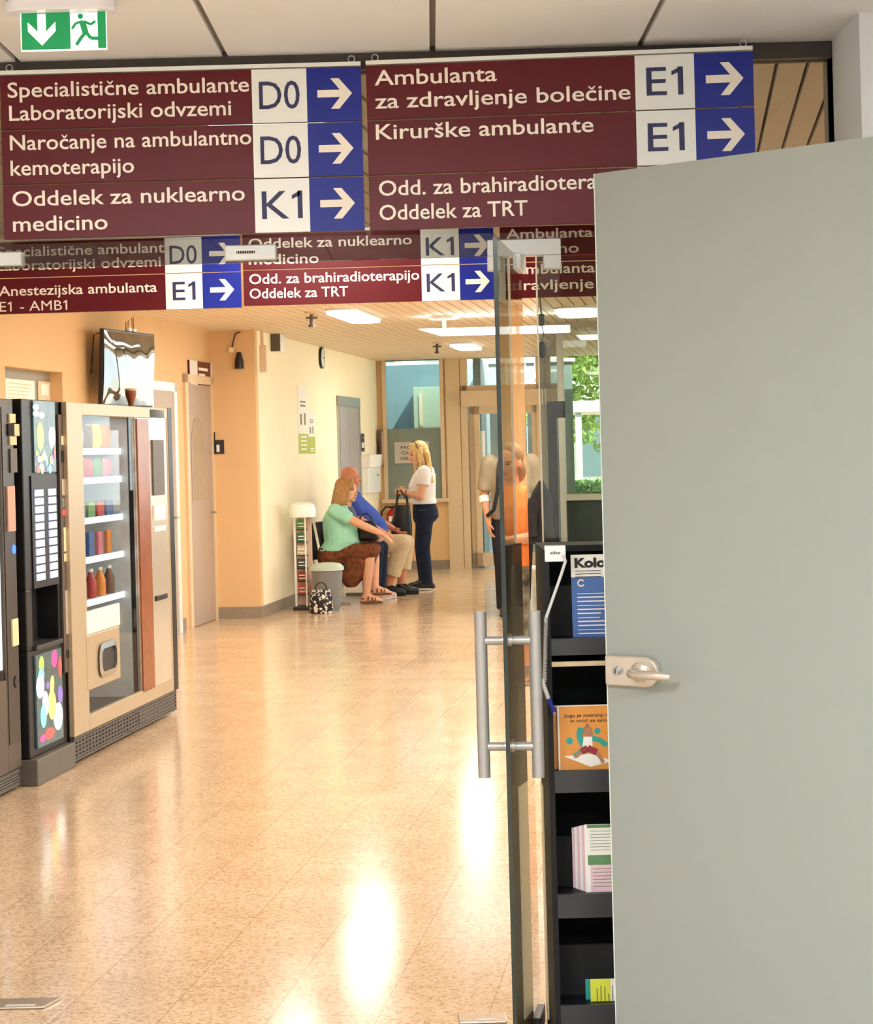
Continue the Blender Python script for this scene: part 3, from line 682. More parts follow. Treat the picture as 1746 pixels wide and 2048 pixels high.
def yoga(o, w_, h_):
    mb = MB(); letters(mb, 'Joga je notranji mir', w_ * .1, h_ * .82, h_ * .05, w_ * .8, -.001, .012); letters(mb, 'in moč za telo', w_ * .2, h_ * .74, h_ * .05, w_ * .58, -.001, .012); mb.build('title', M_ink, o)
    mb = MB()
    for cx_, cz_, r_ in ((.18, .46, .055), (.62, .60, .05)): poly(mb, [(w_ * cx_ + w_ * r_ * cos(q), h_ * cz_ + w_ * r_ * sin(q)) for q in [2 * pi * i / 18 for i in range(18)]], -.0005, .0004)
    strip(mb, [(w_ * .36, h_ * .66), (w_ * .33, h_ * .54), (w_ * .38, h_ * .40), (w_ * .5, h_ * .34)], w_ * .09, -.0005)
    strip(mb, [(w_ * .52, h_ * .50), (w_ * .66, h_ * .46), (w_ * .76, h_ * .38)], w_ * .08, -.0006); strip(mb, [(w_ * .24, h_ * .22), (w_ * .36, h_ * .3), (w_ * .46, h_ * .32)], w_ * .07, -.0006)
    mb.build('emblem', M_teal2, o)
    mb = MB(); poly(mb, [(w_ * .08, h_ * .23), (w_ * .5, h_ * .06), (w_ * .86, h_ * .14), (w_ * .5, h_ * .26)], -.0012, .0004)
    poly(mb, [(w_ * .38, h_ * .36), (w_ * .54, h_ * .36), (w_ * .53, h_ * .52), (w_ * .40, h_ * .52)], -.002, .0004); mb.build('mat_and_shirt', M_paper, o)
    mb = MB(); poly(mb, [(w_ * .47 + w_ * .045 * cos(q), h_ * .57 + w_ * .05 * sin(q)) for q in [2 * pi * i / 14 for i in range(14)]], -.0024, .0004)
    strip(mb, [(w_ * .40, h_ * .52), (w_ * .42, h_ * .62), (w_ * .46, h_ * .71), (w_ * .52, h_ * .62), (w_ * .53, h_ * .52)], w_ * .035, -.0022)
    strip(mb, [(w_ * .57, h_ * .30), (w_ * .66, h_ * .2), (w_ * .70, h_ * .12)], w_ * .06, -.0022); strip(mb, [(w_ * .36, h_ * .28), (w_ * .25, h_ * .21)], w_ * .05, -.0022); mb.build('figure', M_skin2, o)
    mb = MB(); strip(mb, [(w_ * .36, h_ * .29), (w_ * .46, h_ * .35), (w_ * .6, h_ * .28)], w_ * .1, -.0026); mb.build('shorts', M_red2, o)
for i, (ua, ub, dy, lab) in enumerate(((1106, 1226, .05, 'orange yoga leaflet at the back of the rack tier, only its left edge showing'), (1118, 1242, .03, 'orange yoga leaflet in front, showing a figure in a yoga pose'))):
    o, w_, h_ = sheet('leaflet', lab, 'leaflet', ua, 1409, ub, 1543, dy, M_paper, 'orange yoga leaflets')
    b_ = MB().box(w_ * .025, w_ * .985, -.0005, 0, h_ * .015, h_ * .985).build('orange_field', M_orange, o)
    yoga(o, w_, h_)
for i in range(6):
    last = i == 5
    o, w_, h_ = sheet('form', 'front sheet of the pink and white form stack with a green heading' if last else 'pink and white form edge in the stack on the third rack tier', 'form', 1147 + i * 5, 1653 - i * 1.2, 1262 + i * 4, 1789, .09 - i * .012, M_pink if i % 2 == 0 and not last else M_paper, None if last else 'stacked pink and white forms', .03)
    if last:
        MB().box(w_ * .09, w_, -.0005, 0, h_ * .02, h_ * .42).build('pink_field', M_pink, o); MB().box(w_ * .05, w_, -.0006, 0, h_ * .42, h_ * .56).build('green_heading', M_grn, o); MB().box(w_ * .05, w_, -.0006, 0, h_ * .95, h_ * .995).build('green_band', M_grn, o)
        lines(o, 'text_lines', M_grn, [(w_ * .1, w_ * random.uniform(.6, .95), h_ * (.9 - .045 * k), h_ * .006) for k in range(7)] + [(w_ * .13, w_ * .9, h_ * (.36 - .05 * k), h_ * .008) for k in range(6)], -.0008)
for i, (ua, m_, lab) in enumerate(((1172, M_teal2, 'teal leaflet behind the yellow one on the lowest rack tier'), (1182, M_yel, 'yellow leaflet with dark text lines on the lowest rack tier'))):
    o, w_, h_ = sheet('leaflet', lab, 'leaflet', ua, 1957, ua + 76, 2011, .06 - i * .02, m_)
    if i: lines(o, 'text_lines', M_ink, [(w_ * (.16 + .1 * k), w_ * (.16 + .1 * k) + .0018, h_ * .06, h_ * random.uniform(.35, .8)) for k in range(5)]); MB().box(w_ * .52, w_, -.0005, 0, 0, h_).build('white_margin', M_paper, o)
# pen holder on the rack
hd0 = P(1090, 1124, RF - .012); hd1 = P(1131, 1091, RF - .012)
t = thing('pen_holder', 'small white block with a dark mark holding a corded pen, on the black rack top', 'pen holder', (hd0.x, RF - .012, hd0.z)); w_, h_ = hd1.x - hd0.x, hd1.z - hd0.z
MB().box(0, w_, 0, .03, 0, h_).build('block', M_swhite, t, bev=.002)
mb = MB(); poly(mb, [(w_ * .5 + w_ * .3 * cos(q), h_ * .55 + h_ * .15 * sin(q)) for q in [2 * pi * i / 16 for i in range(16)]], -.0002, .0004); mb.build('logo_ground', M_paper, t)
mb = MB(); letters(mb, 'elite', w_ * .5, h_ * .48, h_ * .17, w_ * .48, -.001, .02, 'c'); mb.build('logo', M_ink, t)
def L3(u, v, d=RF - .03): q = P(u, v, d); return (q.x - hd0.x, q.y - (RF - .012), q.z - hd0.z)
MB().tube([L3(1126, 1110), L3(1131, 1122), L3(1122, 1150), L3(1108, 1190), L3(1092, 1236)], .004, 8).build('arm', M_ltgrey, t, smooth=True)
c0, c1 = V(L3(1092, 1236)), V(L3(1089, 1364)); mb = MB(); mb.tube([c0.lerp(c1, i / 240) + V((cos(i * .95) * .0045, sin(i * .95) * .0045, 0)) for i in range(241)], .0012, 6); mb.build('coiled_cord', M_ltgrey, t, smooth=True)
t2 = thing('pen', 'silver and blue ballpoint pen hanging on the coiled cord', 'pen', P(1083, 1358, RF - .03)); q = P(1083, 1358, RF - .03)
def L4(u, v): return tuple(P(u, v, RF - .03) - q)
MB().tube([L4(1083, 1358), L4(1098, 1400)], .0055, 10).build('barrel', M_ltgrey, t2, smooth=True); MB().tube([L4(1097, 1397), L4(1108, 1424)], .0062, 10).build('grip', M_blue, t2, smooth=True); MB().tube([L4(1108, 1424), L4(1112, 1433)], [.005, .001], 10).build('tip', M_steel, t2, smooth=True)
# steel plates on the floor at the threshold
M_thr = mat('worn_steel_plate', (196, 182, 166), .3, .7, var=.08)
for u0, u1, va, vb, lab in ((-60, 124, 1999, 2022, 'flat steel floor plate at the lower left picture edge'), (914, 1012, 2029, 2050, 'flat steel floor plate at the foot of the open clear glass door')):
    a = onz(u0, vb, 0); b = onz(u1, va, 0); t = thing('floor_plate', lab, 'floor plate', (a.x, a.y, 0)); L_, W_ = b.x - a.x, max(.09, b.y - a.y)
    pts = [(0, 0), (L_ * .86, 0), (L_, W_), (0, W_)] if u0 < 0 else [(L_ * .05, 0), (L_, 0), (L_, W_), (L_ * .02, W_)]
    MB().prism([V((x_, y_, 0)) for x_, y_ in pts], (0, 0, .008)).build('plate', M_thr, t, bev=.003)
    MB().box(L_ * .4, L_ * .75, .01, .025, .008, .0095).build('inlay', M_ltgrey, t)
# ------------------------------------------------------------------ vending machines along the left wall
def fpt(u, v): q = onz(u, v, 0) - A; return q.dot(ND), q.dot(CD)
M_mdark = mat('vending_black_steel', (24, 24, 27), .4, .2); M_mbrown = mat('vending_taupe_panel', (92, 80, 70), .45, .2, var=.03); M_msil = mat('vending_champagne_frame', (196, 178, 150), .38, .35, var=.03)
M_mgrey = mat('vending_plinth_grey', (104, 98, 92), .5, .1); M_int = mat('vending_white_interior', (226, 230, 232), .5); M_vglass = glass('vending_glass', (.93, .95, .95), refl=.35)
M_lcd = emis('vending_glow', (.92, .97, 1.0), 1.6); M_btn = mat('lit_selection_button', (196, 208, 240), .3, emit=.55, var=.08); M_pay = mat('payment_panel_silver', (226, 214, 198), .25, .5, var=.05)
M_stick = mat('cream_sticker', (240, 220, 178), .6); M_bluel = emis('blue_indicator', (.1, .25, 1.0), 2.0)
def vm_root(name, label, wv, s0): return thing(name, label, 'vending machine', cw(wv, s0), -TH)
# local axes of a machine: x = out of the wall, y = along the wall away from us
def grille(parent, y0, y1, z0, z1, x):
    g = MB().box(x - .02, x - .008, y0, y1, z0, z1); g.box(x - .008, x, y0, y1, z0, z0 + .012).box(x - .008, x, y0, y1, z1 - .012, z1)
    rows = 6
    for r in range(1, rows): g.box(x - .008, x, y0, y1, z0 + (z1 - z0) * r / rows - .004, z0 + (z1 - z0) * r / rows + .004)
    k = 0; y = y0
    while y < y1 * .62 + y0 * .38: g.box(x - .008, x, y, y + .012, z0, z1); y += .062
    g.box(x - .008, x, y1 - .012, y1, z0, z1)
    return g.build('vent_grille', M_mgrey, parent)
# machine C: glass fronted snack machine -------------------------------------------------
wa, sa = fpt(152, 1518); wb, sb = fpt(358, 1438)
wC = (wa + wb) / 2
def sC_(u, v=1200): return sof(u, v, wC)[0]
s0 = sC_(151, 1516); LC = sC_(358, 1440) - s0
def zC(u, v): return sof(u, v, wC)[1]
DC = min(.85, wC - .12); HC = (zC(165, 804) + zC(340, 819)) / 2
mc = vm_root('snack_vending_machine', 'glass fronted snack vending machine with champagne frame, farthest of the three machines', wC, s0)
def yC(u, v=1200): return sC_(u, v) - s0
yg0, yg1 = yC(174), yC(281); zg0, zg1 = zC(200, 1420), zC(200, 832); zp = zC(165, 1468)
MB().box(-DC, -DC + .03, 0, LC, .02, HC).box(-DC, -.03, 0, .03, .02, HC).box(-DC, -.03, LC - .03, LC, .02, HC).box(-DC, -.03, 0, LC, HC - .04, HC).box(-DC, -.03, 0, LC, .02, zp + .05).box(-DC, -.03, yg1 + .03, yg1 + .06, zp, HC).build('cabinet', M_mdark, mc)
MB().box(-DC + .03, -DC + .05, .03, yg1 + .03, zp, HC - .04).box(-DC + .05, -.06, .03, .045, zp, HC - .04).box(-DC + .05, -.06, yg1 + .015, yg1 + .03, zp, HC - .04).build('interior_lining', M_int, mc)
dC = MB(); ylast = yC(343)
dC.box(-.03, 0, .0, yg0, zp, HC).box(-.03, 0, ylast, LC, zp, HC).box(-.03, 0, yg0, ylast, zg1, HC).box(-.03, 0, yg0, ylast, zp, zg0)
dd = dC.build('door_frame', M_msil, mc, bev=.004)
MB().box(-.001, .002, yC(344), LC + .004, zp, HC + .005).build('dark_edge', M_mdark, dd)
MB().box(-.016, -.012, yg0, yg1, zg0, zg1).build('door_glass', M_vglass, dd)
pp = MB().box(-.026, -.006, yg1, ylast, zg0, zg1).build('payment_panel', M_pay, mc)
MB().box(-.006, .0, yC(309), yC(338), zC(320, 838), zC(320, 820)).build('header', M_swhite, pp)
for i, (va, vb, m_) in enumerate(((880, 990, M_mgrey), (1010, 1040, M_swhite), (1052, 1062, M_swhite), (1190, 1200, M_mdark))):
    MB().box(-.006, .006, yC(312), yC(334), zC(320, vb), zC(320, va)).build(['keypad', 'display', 'coin_slot', 'coin_return'][i], m_, pp, bev=.002)
grille(mc, .01, LC - .01, .02, zp - .005, -.01)
# delivery hatch
fa, fb = yC(170), yC(236); z0_, z1_ = zC(200, 1372), zC(200, 1262)
fl_ = MB().box(-.012, .006, fa, fb, z0_, z1_).build('delivery_panel', M_msil, dd, bev=.01)
ya_, yb_ = yC(190), yC(226); za_, zb_ = zC(207, 1352), zC(207, 1284); yc_, zc_ = (ya_ + yb_) / 2, (za_ + zb_) / 2
o2 = rrect((yb_ - ya_) / 2, (zb_ - za_) / 2, .07); i2 = rrect((yb_ - ya_) / 2 - .03, (zb_ - za_) / 2 - .03, .05)
rm = MB(); n_ = len(o2)
vs = [V((.018, yc_ + a_, zc_ + b_)) for a_, b_ in o2] + [V((.024, yc_ + a_, zc_ + b_)) for a_, b_ in i2] + [V((-.01, yc_ + a_, zc_ + b_)) for a_, b_ in i2] + [V((0, yc_ + a_, zc_ + b_)) for a_, b_ in o2]
fs = []
for k in range(n_):
    k2 = (k + 1) % n_
    for q in range(3): fs.append((q * n_ + k, q * n_ + k2, (q + 1) * n_ + k2, (q + 1) * n_ + k))
rm.add(vs, fs); rm.build('hatch_rim', M_steel, fl_, smooth=True)
MB().prism([V((.008, yc_ + a_, zc_ + b_)) for a_, b_ in i2], (.001, 0, 0)).build('hatch_flap', M_char, fl_)
MB().box(-.012, .004, fa + .01, yC(238), zC(200, 1262), zC(200, 1216)).build('lower_white_panel', M_int, dd, bev=.004)
# shelves and packets
M_pk = [mat('packet_' + n, c, .35, var=.15, scale=25) for n, c in (('red', (190, 52, 44)), ('orange', (236, 140, 44)), ('yellow', (236, 200, 70)), ('green', (96, 150, 80)), ('blue', (70, 104, 170)), ('pink', (220, 120, 140)), ('white', (236, 236, 232)), ('brown', (120, 76, 48)))]
SHV = (898, 957, 1038, 1118, 1205)
NM = ['top', 'second', 'third', 'fourth', 'lowest']
sx = -.30
rg = random.Random(4)
def bag(m, w_, h_):
    nx, nz = 6, 8; vs = []; fs = []
    for side in (1, -1):
        k = len(vs)
        for j in range(nz + 1):
            for i in range(nx + 1):
                a, b = i / nx, j / nz; t_ = .028 * (sin(pi * a) ** .6) * (sin(pi * b) ** .5)
                vs.append(V((side * t_ + (.001 * side), (a - .5) * w_, b * h_)))
        for j in range(nz):
            for i in range(nx): fs.append((k + j * (nx + 1) + i, k + j * (nx + 1) + i + 1, k + (j + 1) * (nx + 1) + i + 1, k + (j + 1) * (nx + 1) + i))
    return MB().add(vs, fs)
for si, v_ in enumerate(SHV):
    zs = zC(200, v_)
    sh_ = MB().box(-DC + .05, -.10, .045, yg1 + .015, zs - .012, zs).build('shelf', M_int, mc)
    MB().box(-.104, -.098, .045, yg1 + .015, zs - .03, zs + .006).build('shelf_front_glow', M_lcd, sh_)  # shelf front made to glow in place of its bright reflection
    n_ = 7; gap = (yg1 - .06) / n_
    zt = zC(200, SHV[si - 1]) if si else zg1 + .02
    hh_ = min(.24, (zt - zs) * .72)
    for i in range(n_):
        yy = .06 + gap * (i + .5); m_ = M_pk[rg.randrange(8)]
        if si < 2:
            o = bag(m_, gap * .86, hh_).build('snack_bag', m_, loc=cw(wC - .16, s0 + yy, zs), rotz=-TH, smooth=True)
            tag(o, 'puffed snack bag on the %s lit shelf of the glass fronted machine' % NM[si], 'snack bag', 'snack bags on the %s machine shelf' % NM[si])
        elif si == 2:
            o = MB().box(-.02, .02, -gap * .36, gap * .36, 0, hh_ * .55).build('biscuit_packet', m_, loc=cw(wC - .16, s0 + yy, zs), rotz=-TH, bev=.008)
            tag(o, 'small biscuit packet on the third lit shelf of the glass fronted machine', 'packet', 'biscuit packets on the third machine shelf')
        elif si == 3:
            o = MB().box(-.012, .012, -gap * .22, gap * .22, 0, hh_ * .85).build('chocolate_bar', m_, loc=cw(wC - .16, s0 + yy, zs), rotz=-TH, bev=.006)
            tag(o, 'upright chocolate bar on the fourth lit shelf of the glass fronted machine', 'chocolate bar', 'chocolate bars on the fourth machine shelf')
        else:
            t = thing('drink_bottle', 'small drink bottle on the lowest lit shelf of the glass fronted machine', 'bottle', cw(wC - .16, s0 + yy, zs), -TH, 'drink bottles on the lowest machine shelf')
            MB().lathe([(.001, 0), (.032, 0), (.033, .02), (.033, hh_ * .55), (.014, hh_ * .8), (.014, hh_ * .86)], n=14).build('bottle', [M_vglass, M_pk[0], M_pk[1]][i % 3] if i % 3 else M_pk[7], t, smooth=True)
            MB().lathe([(.001, hh_ * .86), (.016, hh_ * .86), (.016, hh_ * .97), (.001, hh_ * .97)], n=14).build('cap', M_swhite, t, smooth=True)
l = area('cabinet_light', (-.2, (yg0 + yg1) / 2, HC - .06), .2, yg1 - yg0 - .1, 1.3, (.92, .97, 1.0)); l.parent = mc
# machine B: hot drinks machine ------------------------------------------------------------
wa, sa = fpt(64, 1572); wb, sb = fpt(143, 1532); wBm = (wa + wb) / 2
def sB_(u, v=1200): return sof(u, v, wBm)[0]
b0 = sB_(64, 1572); LB = min(sB_(143, 1532), s0 - .012) - b0
def yB(u): return (sB_(u) - b0)
def zB(u, v): return sof(u, v, wBm)[1]
HB = zB(100, 801); DB = min(.75, wBm - .12)
mbm = vm_root('coffee_vending_machine', 'narrow black hot drinks machine with lit button columns, middle of the three', wBm, b0)
zpl = zB(100, 1502); zn1, zn0 = zB(95, 1172), zB(95, 1292)
na, nb = yB(66), yB(119)
MB().box(-DB, -.13, 0, LB, zpl, HB).box(-.13, -.005, 0, LB, zn1, HB).box(-.13, -.005, 0, LB, zpl, zn0).box(-.13, -.005, nb, LB, zn0, zn1).box(-.13, -.005, 0, max(na, .01), zn0, zn1).build('cabinet', M_mdark, mbm, bev=.006)
MB().box(-DB, .035, -.01, LB, 0, zpl).build('plinth', M_mgrey, mbm, bev=.006)
M_hdr = mat('lit_header_picture', (70, 96, 100), .25, emit=.25, var=.3, scale=9)
yh0, yh1 = yB(75), yB(118)
hdp = MB().box(-.005, .004, yh0, yh1, zB(95, 944), zB(95, 803)).build('lit_header', M_hdr, mbm)
E_g = mat('lit_green', (150, 220, 90), .3, emit=.9); E_w = mat('lit_white', (236, 244, 255), .3, emit=1.0); E_c = mat('lit_cyan', (120, 200, 220), .3, emit=.8); E_p = mat('lit_magenta', (214, 70, 150), .3, emit=.7); E_y = mat('lit_yellow', (236, 226, 120), .3, emit=.8); E_r = mat('lit_red', (206, 80, 80), .3, emit=.6); E_pl = mat('lit_violet', (130, 110, 190), .3, emit=.6)
def blob(parent, name, m, uc, vc, ru, rv, x=.0045, th=.0008, ang=0.0):
    yc, zc = yB(uc), zB(uc, vc); ry = abs(yB(uc + ru) - yc); rz_ = abs(zB(uc, vc + rv) - zc); mb = MB()
    pts = []
    for q in [2 * pi * i / 18 for i in range(18)]:
        a_, b_ = ry * cos(q), rz_ * sin(q); pts.append(V((x, yc + a_ * cos(ang) - b_ * sin(ang), zc + a_ * sin(ang) + b_ * cos(ang))))
    mb.prism(pts, (th, 0, 0)); return mb.build(name, m, parent)
blob(hdp, 'green_cup_picture', E_g, 87, 873, 7, 29); blob(hdp, 'white_cup_picture', E_w, 109, 876, 5, 22, ang=.1); blob(hdp, 'white_cup_picture', E_w, 114, 872, 3.5, 18)
for i in range(16): blob(hdp, 'splash_picture', [E_r, E_y, E_pl, E_w, E_g, E_c][i % 6], 78 + rg.random() * 38, 905 + rg.random() * 36, 2 + rg.random() * 1.5, 4 + rg.random() * 7, x=.0047 + i * .0001)
for uc, vc in ((79, 815), (79, 828), (90, 831)): blob(hdp, 'price_tag', E_w, uc, vc, 6, 6, x=.0066)
zb1, zb0 = zB(95, 977), zB(95, 1160); step = (zb1 - zb0) / 11
bp_ = MB().box(-.005, .002, yB(68), yB(119), zb0 - .03, zB(95, 950)).build('button_panel', M_mdark, mbm)
for ua, ub in ((73, 90), (100, 115)):
    for i in range(11): MB().box(.0, .008, yB(ua), yB(ub), zb1 - step * (i + 1) + .006, zb1 - step * i - .002).build('selection_button', M_btn, bp_, bev=.002)
MB().box(-.128, -.12, na, nb, zn0, zn1).build('cup_niche', M_blackm, mbm)
MB().box(-.13, .015, na, nb, zn0 - .005, zn0 + .02).build('drip_tray', M_char, mbm, bev=.004)
yl = yB(95)
MB().tube([(-.06, yB(78), zn1), (-.06, yB(78), zn1 - .05)], .012, 10).build('spout', M_steel, mbm, smooth=True)
lwp = MB().box(-.004, .006, yB(66), yB(118), zB(95, 1488), zB(95, 1303)).build('lit_lower_picture', M_hdr, mbm)
for m_, uc, vc, ru, rv, an in ((E_g, 77, 1330, 5, 17, 0), (E_p, 103, 1318, 6, 18, .2), (E_r, 114, 1335, 3.5, 22, 0), (E_w, 73, 1375, 8, 24, .2), (E_c, 76, 1352, 6, 14, 0), (E_y, 97, 1372, 4, 20, -.3), (E_pl, 113, 1390, 5, 18, 0), (E_c, 78, 1435, 6, 24, .1), (E_w, 83, 1410, 6, 26, 0), (E_y, 96, 1412, 8, 30, .1), (E_w, 108, 1435, 9, 28, .1), (E_r, 90, 1470, 10, 12, 0), (E_p, 76, 1480, 6, 8, 0), (E_pl, 88, 1372, 3, 8, 0)):
    blob(lwp, 'lit_shape', m_, uc, vc, ru, rv, x=.0064 + rg.random() * .0012, ang=an)
pc = MB().box(-.004, .008, yB(123), yB(142), zB(130, 1345), zB(130, 830)).build('payment_column', M_mbrown, mbm)
for ua, ub, va, vb, n_, m_ in ((127, 138, 872, 890, 'sticker', M_stick), (127, 135, 901, 925, 'card_reader', M_blackm), (135, 144, 901, 925, 'sticker', M_stick), (126, 139, 958, 990, 'coin_insert', M_pay), (126, 140, 995, 1015, 'display', M_steel), (126, 142, 1018, 1030, 'warning_sticker', E_r), (127, 138, 1054, 1102, 'instruction_label', M_stick), (127, 138, 1106, 1122, 'price_label', M_stick), (127, 138, 1180, 1268, 'side_label', M_pay), (127, 138, 1300, 1316, 'coin_return', M_blackm)):
    MB().box(.006, .011, yB(ua), yB(ub), zB(132, vb), zB(132, va)).build(n_, m_, pc)
# machine A: leftmost, mostly outside the picture ---------------------------------------------
wa, sa = fpt(0, 1592); wb, sb = fpt(40, 1580); wAm = sof(45, 1576, 0)[0] and (fpt(44, 1577)[0])
def sA_(u, v=1200): return sof(u, v, wAm)[0]
a1 = sA_(45, 1577); LA = .95
def yA(u): return LA - (a1 - sA_(u))
def zA(u, v): return sof(u, v, wAm)[1]
ma = vm_root('drinks_vending_machine', 'taupe glass fronted drinks machine cut by the left picture edge', wAm, a1 - LA)
HA = zA(20, 798); DA = min(.8, wAm - .12); zga = zA(20, 1545)
MB().box(-DA, -.03, 0, LA, .02, HA).build('cabinet', M_mdark, ma)
yq = yA(9)
MB().box(-.03, 0, 0, .05, zga, HA).box(-.03, 0, yq, LA, zga, HA).box(-.03, 0, .05, yq, HA - .16, HA).box(-.03, 0, .05, yq, zga, .55).build('door_frame', M_mbrown, ma, bev=.004)
MB().box(-.012, -.008, .05, yq, .55, HA - .16).build('door_glass', M_vglass, ma)
MB().box(-.028, -.014, yq - .035, yq - .01, .6, HA - .2).build('light_tube', M_lcd, ma)
grille(ma, .01, LA - .01, .02, zga - .005, -.005)
pa = MB().box(-.002, .004, yA(11), yA(33), zA(20, 1490), zA(20, 815)).build('payment_column', mat('vending_dark_taupe', (64, 56, 50), .4, .2), ma)
for ua, ub, va, vb, n_, m_ in ((24, 36, 828, 846, 'sticker', M_stick), (21, 33, 848, 872, 'card_reader', M_blackm), (33, 43, 848, 872, 'sticker', M_stick), (24, 37, 873, 890, 'sticker', M_stick), (24, 37, 897, 945, 'bill_slot', M_mbrown), (16, 31, 972, 1062, 'picture_label', mat('skin_pink_label', (206, 160, 140), .5)), (19, 31, 1238, 1292, 'white_label', M_stick)):
    MB().box(.004, .012, yA(ua), yA(ub), zA(25, vb), zA(25, va)).build(n_, m_, pa)
MB().lathe([(.001, 0), (.022, 0), (.022, .006), (.001, .008)], (.004, yA(28), zA(28, 1098)), M=Matrix.Rotation(pi / 2, 4, 'Y')).build('blue_button', M_bluel, pa)
MB().lathe([(.001, 0), (.03, 0), (.03, .006), (.018, .008), (.001, .004)], (.004, yA(26), zA(26, 1365)), M=Matrix.Rotation(pi / 2, 4, 'Y')).build('lock', M_char, pa)
# reddish brown strip in the machine front and a tapered cup on its top
M_rbrown = mat('reddish_brown_gloss', (150, 84, 48), .3, var=.2, scale=12)
MB().box(-.005, .004, yC(282), yC(305), zC(293, 1382), zC(293, 838)).build('brown_strip', M_rbrown, mc)
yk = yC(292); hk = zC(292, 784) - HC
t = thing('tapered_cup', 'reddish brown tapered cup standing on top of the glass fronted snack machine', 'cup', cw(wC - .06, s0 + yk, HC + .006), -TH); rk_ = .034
MB().lathe([(.001, 0), (rk_ * .45, 0), (rk_ * .5, hk * .2), (rk_ * .95, hk * .7), (rk_, hk), (rk_ * .86, hk), (rk_ * .6, hk * .4), (.001, hk * .3)], n=22).build('cup', M_rbrown, t, smooth=True)
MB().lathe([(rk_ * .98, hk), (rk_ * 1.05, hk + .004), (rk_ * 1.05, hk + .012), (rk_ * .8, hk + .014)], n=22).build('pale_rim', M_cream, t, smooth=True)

# ------------------------------------------------------------------ left wall: hatch, television, doors, sign
M_hatchg = mat('grey_hatch_shutter', (150, 140, 120), .5)
hatch = struct(hall(MB().box(-.14, -.10, hs0, hs1, hz0, hz1), 'window_hatch', M_hatchg))
def wall_sheet(name, label, cat, u0, v0, u1, v1, x, m, group=None, th=.004):
    a_, za = sof(u0, v1, x); b_, zb = sof(u1, v0, x)
    return tag(MB().box(0, th, 0, b_ - a_, 0, zb - za).build(name, m, loc=cw(x, a_, za), rotz=-TH), label, cat, group), b_ - a_, zb - za
M_bright = mat('white_notice_paper', (250, 248, 236), .7)
o, L_, H_ = wall_sheet('notice', 'large white notice inside the hatch niche in the left wall', 'notice', 8, 762, 68, 812, -.098, M_bright)
mb = MB()
for i in range(5): mb.box(.004, .0048, L_ * .1, L_ * (.75 + .04 * i), H_ * (.3 + .13 * i), H_ * (.3 + .13 * i) + .006)
mb.build('text_lines', M_cream, o)
o, L_, H_ = wall_sheet('notice', 'small pale notice with a picture in the right of the hatch niche', 'notice', 76, 765, 105, 812, -.098, mat('pale_notice', (226, 208, 176), .7))
MB().box(.004, .0048, L_ * .2, L_ * .7, H_ * .45, H_ * .9).build('picture', M_bright, o)
# television on an arm
tc = P(258, 738, cw(.3, sof(258, 738, .22)[0]).y); tcw = tc
SM = F / tc.y; TW, THt = 1.06, 150 / SM
tv = thing('wall_television', 'black flat television on a wall arm above the snack machine', 'television', tc, -(TH + radians(7.5)))
tv.rotation_euler = (0, radians(3), -(TH + radians(7.5)))
M_screen = mat('glossy_black_screen', (16, 18, 18), .03, var=.0, spec=1.0, coat=1.0)
TW = 101 / SM / abs(sin(TH + radians(7.5) + (865 - 258) / F))
MB().box(-.035, 0, -TW / 2, TW / 2, -THt / 2, THt / 2).build('casing', M_black, tv, bev=.006)
nx, nz = 24, 16; vs = []; fs = []
for j in range(nz + 1):
    for i in range(nx + 1):
        vs.append(V((.001 + .020 * (1 - (2 * i / nx - 1) ** 2) * (1 - (2 * j / nz - 1) ** 4) + .007 * (1 - (2 * j / nz - 1) ** 2) + .0012 * sin(i * .9 + j * .4), (i / nx - .5) * (TW - .02), (j / nz - .5) * (THt - .03))))
for j in range(nz):
    for i in range(nx): fs.append((j * (nx + 1) + i, j * (nx + 1) + i + 1, (j + 1) * (nx + 1) + i + 1, (j + 1) * (nx + 1) + i))
MB().add(vs, fs).build('screen', M_screen, tv, smooth=True)
MB().box(-.09, -.035, -.2, .2, -.18, .18).build('rear_housing', M_black, tv, bev=.01)
MB().tube([(-.08, -.05, 0), (-.18, 0, -.02), (-.26, .02, -.04)], .022, 10).build('wall_arm', M_char, tv, smooth=True)
MB().tube([(-.04, -TW / 2 + .04, THt / 2 - .03), (-.09, -TW / 2 + .02, THt / 2 - .05), (-.11, -TW / 2 + .03, -.05)], .006, 8).build('cable', M_black, tv, smooth=True)
t = thing('set_top_box', 'small white box with thin aerials on top of the television', 'set top box', tv.matrix_basis @ V((-.02, .06, THt / 2 + .001)), tv.rotation_euler.z)
MB().box(-.02, .02, -.07, -.01, 0, .03).box(-.02, .02, .03, .09, 0, .025).build('box', M_swhite, t, bev=.006)
mb = MB()
for y_ in (-.09, -.06, -.03, .04, .07): mb.tube([(0, y_, .0), (0, y_ - .005, .1 + y_ * .3)], .003, 6)
mb.build('aerials', M_char, t)
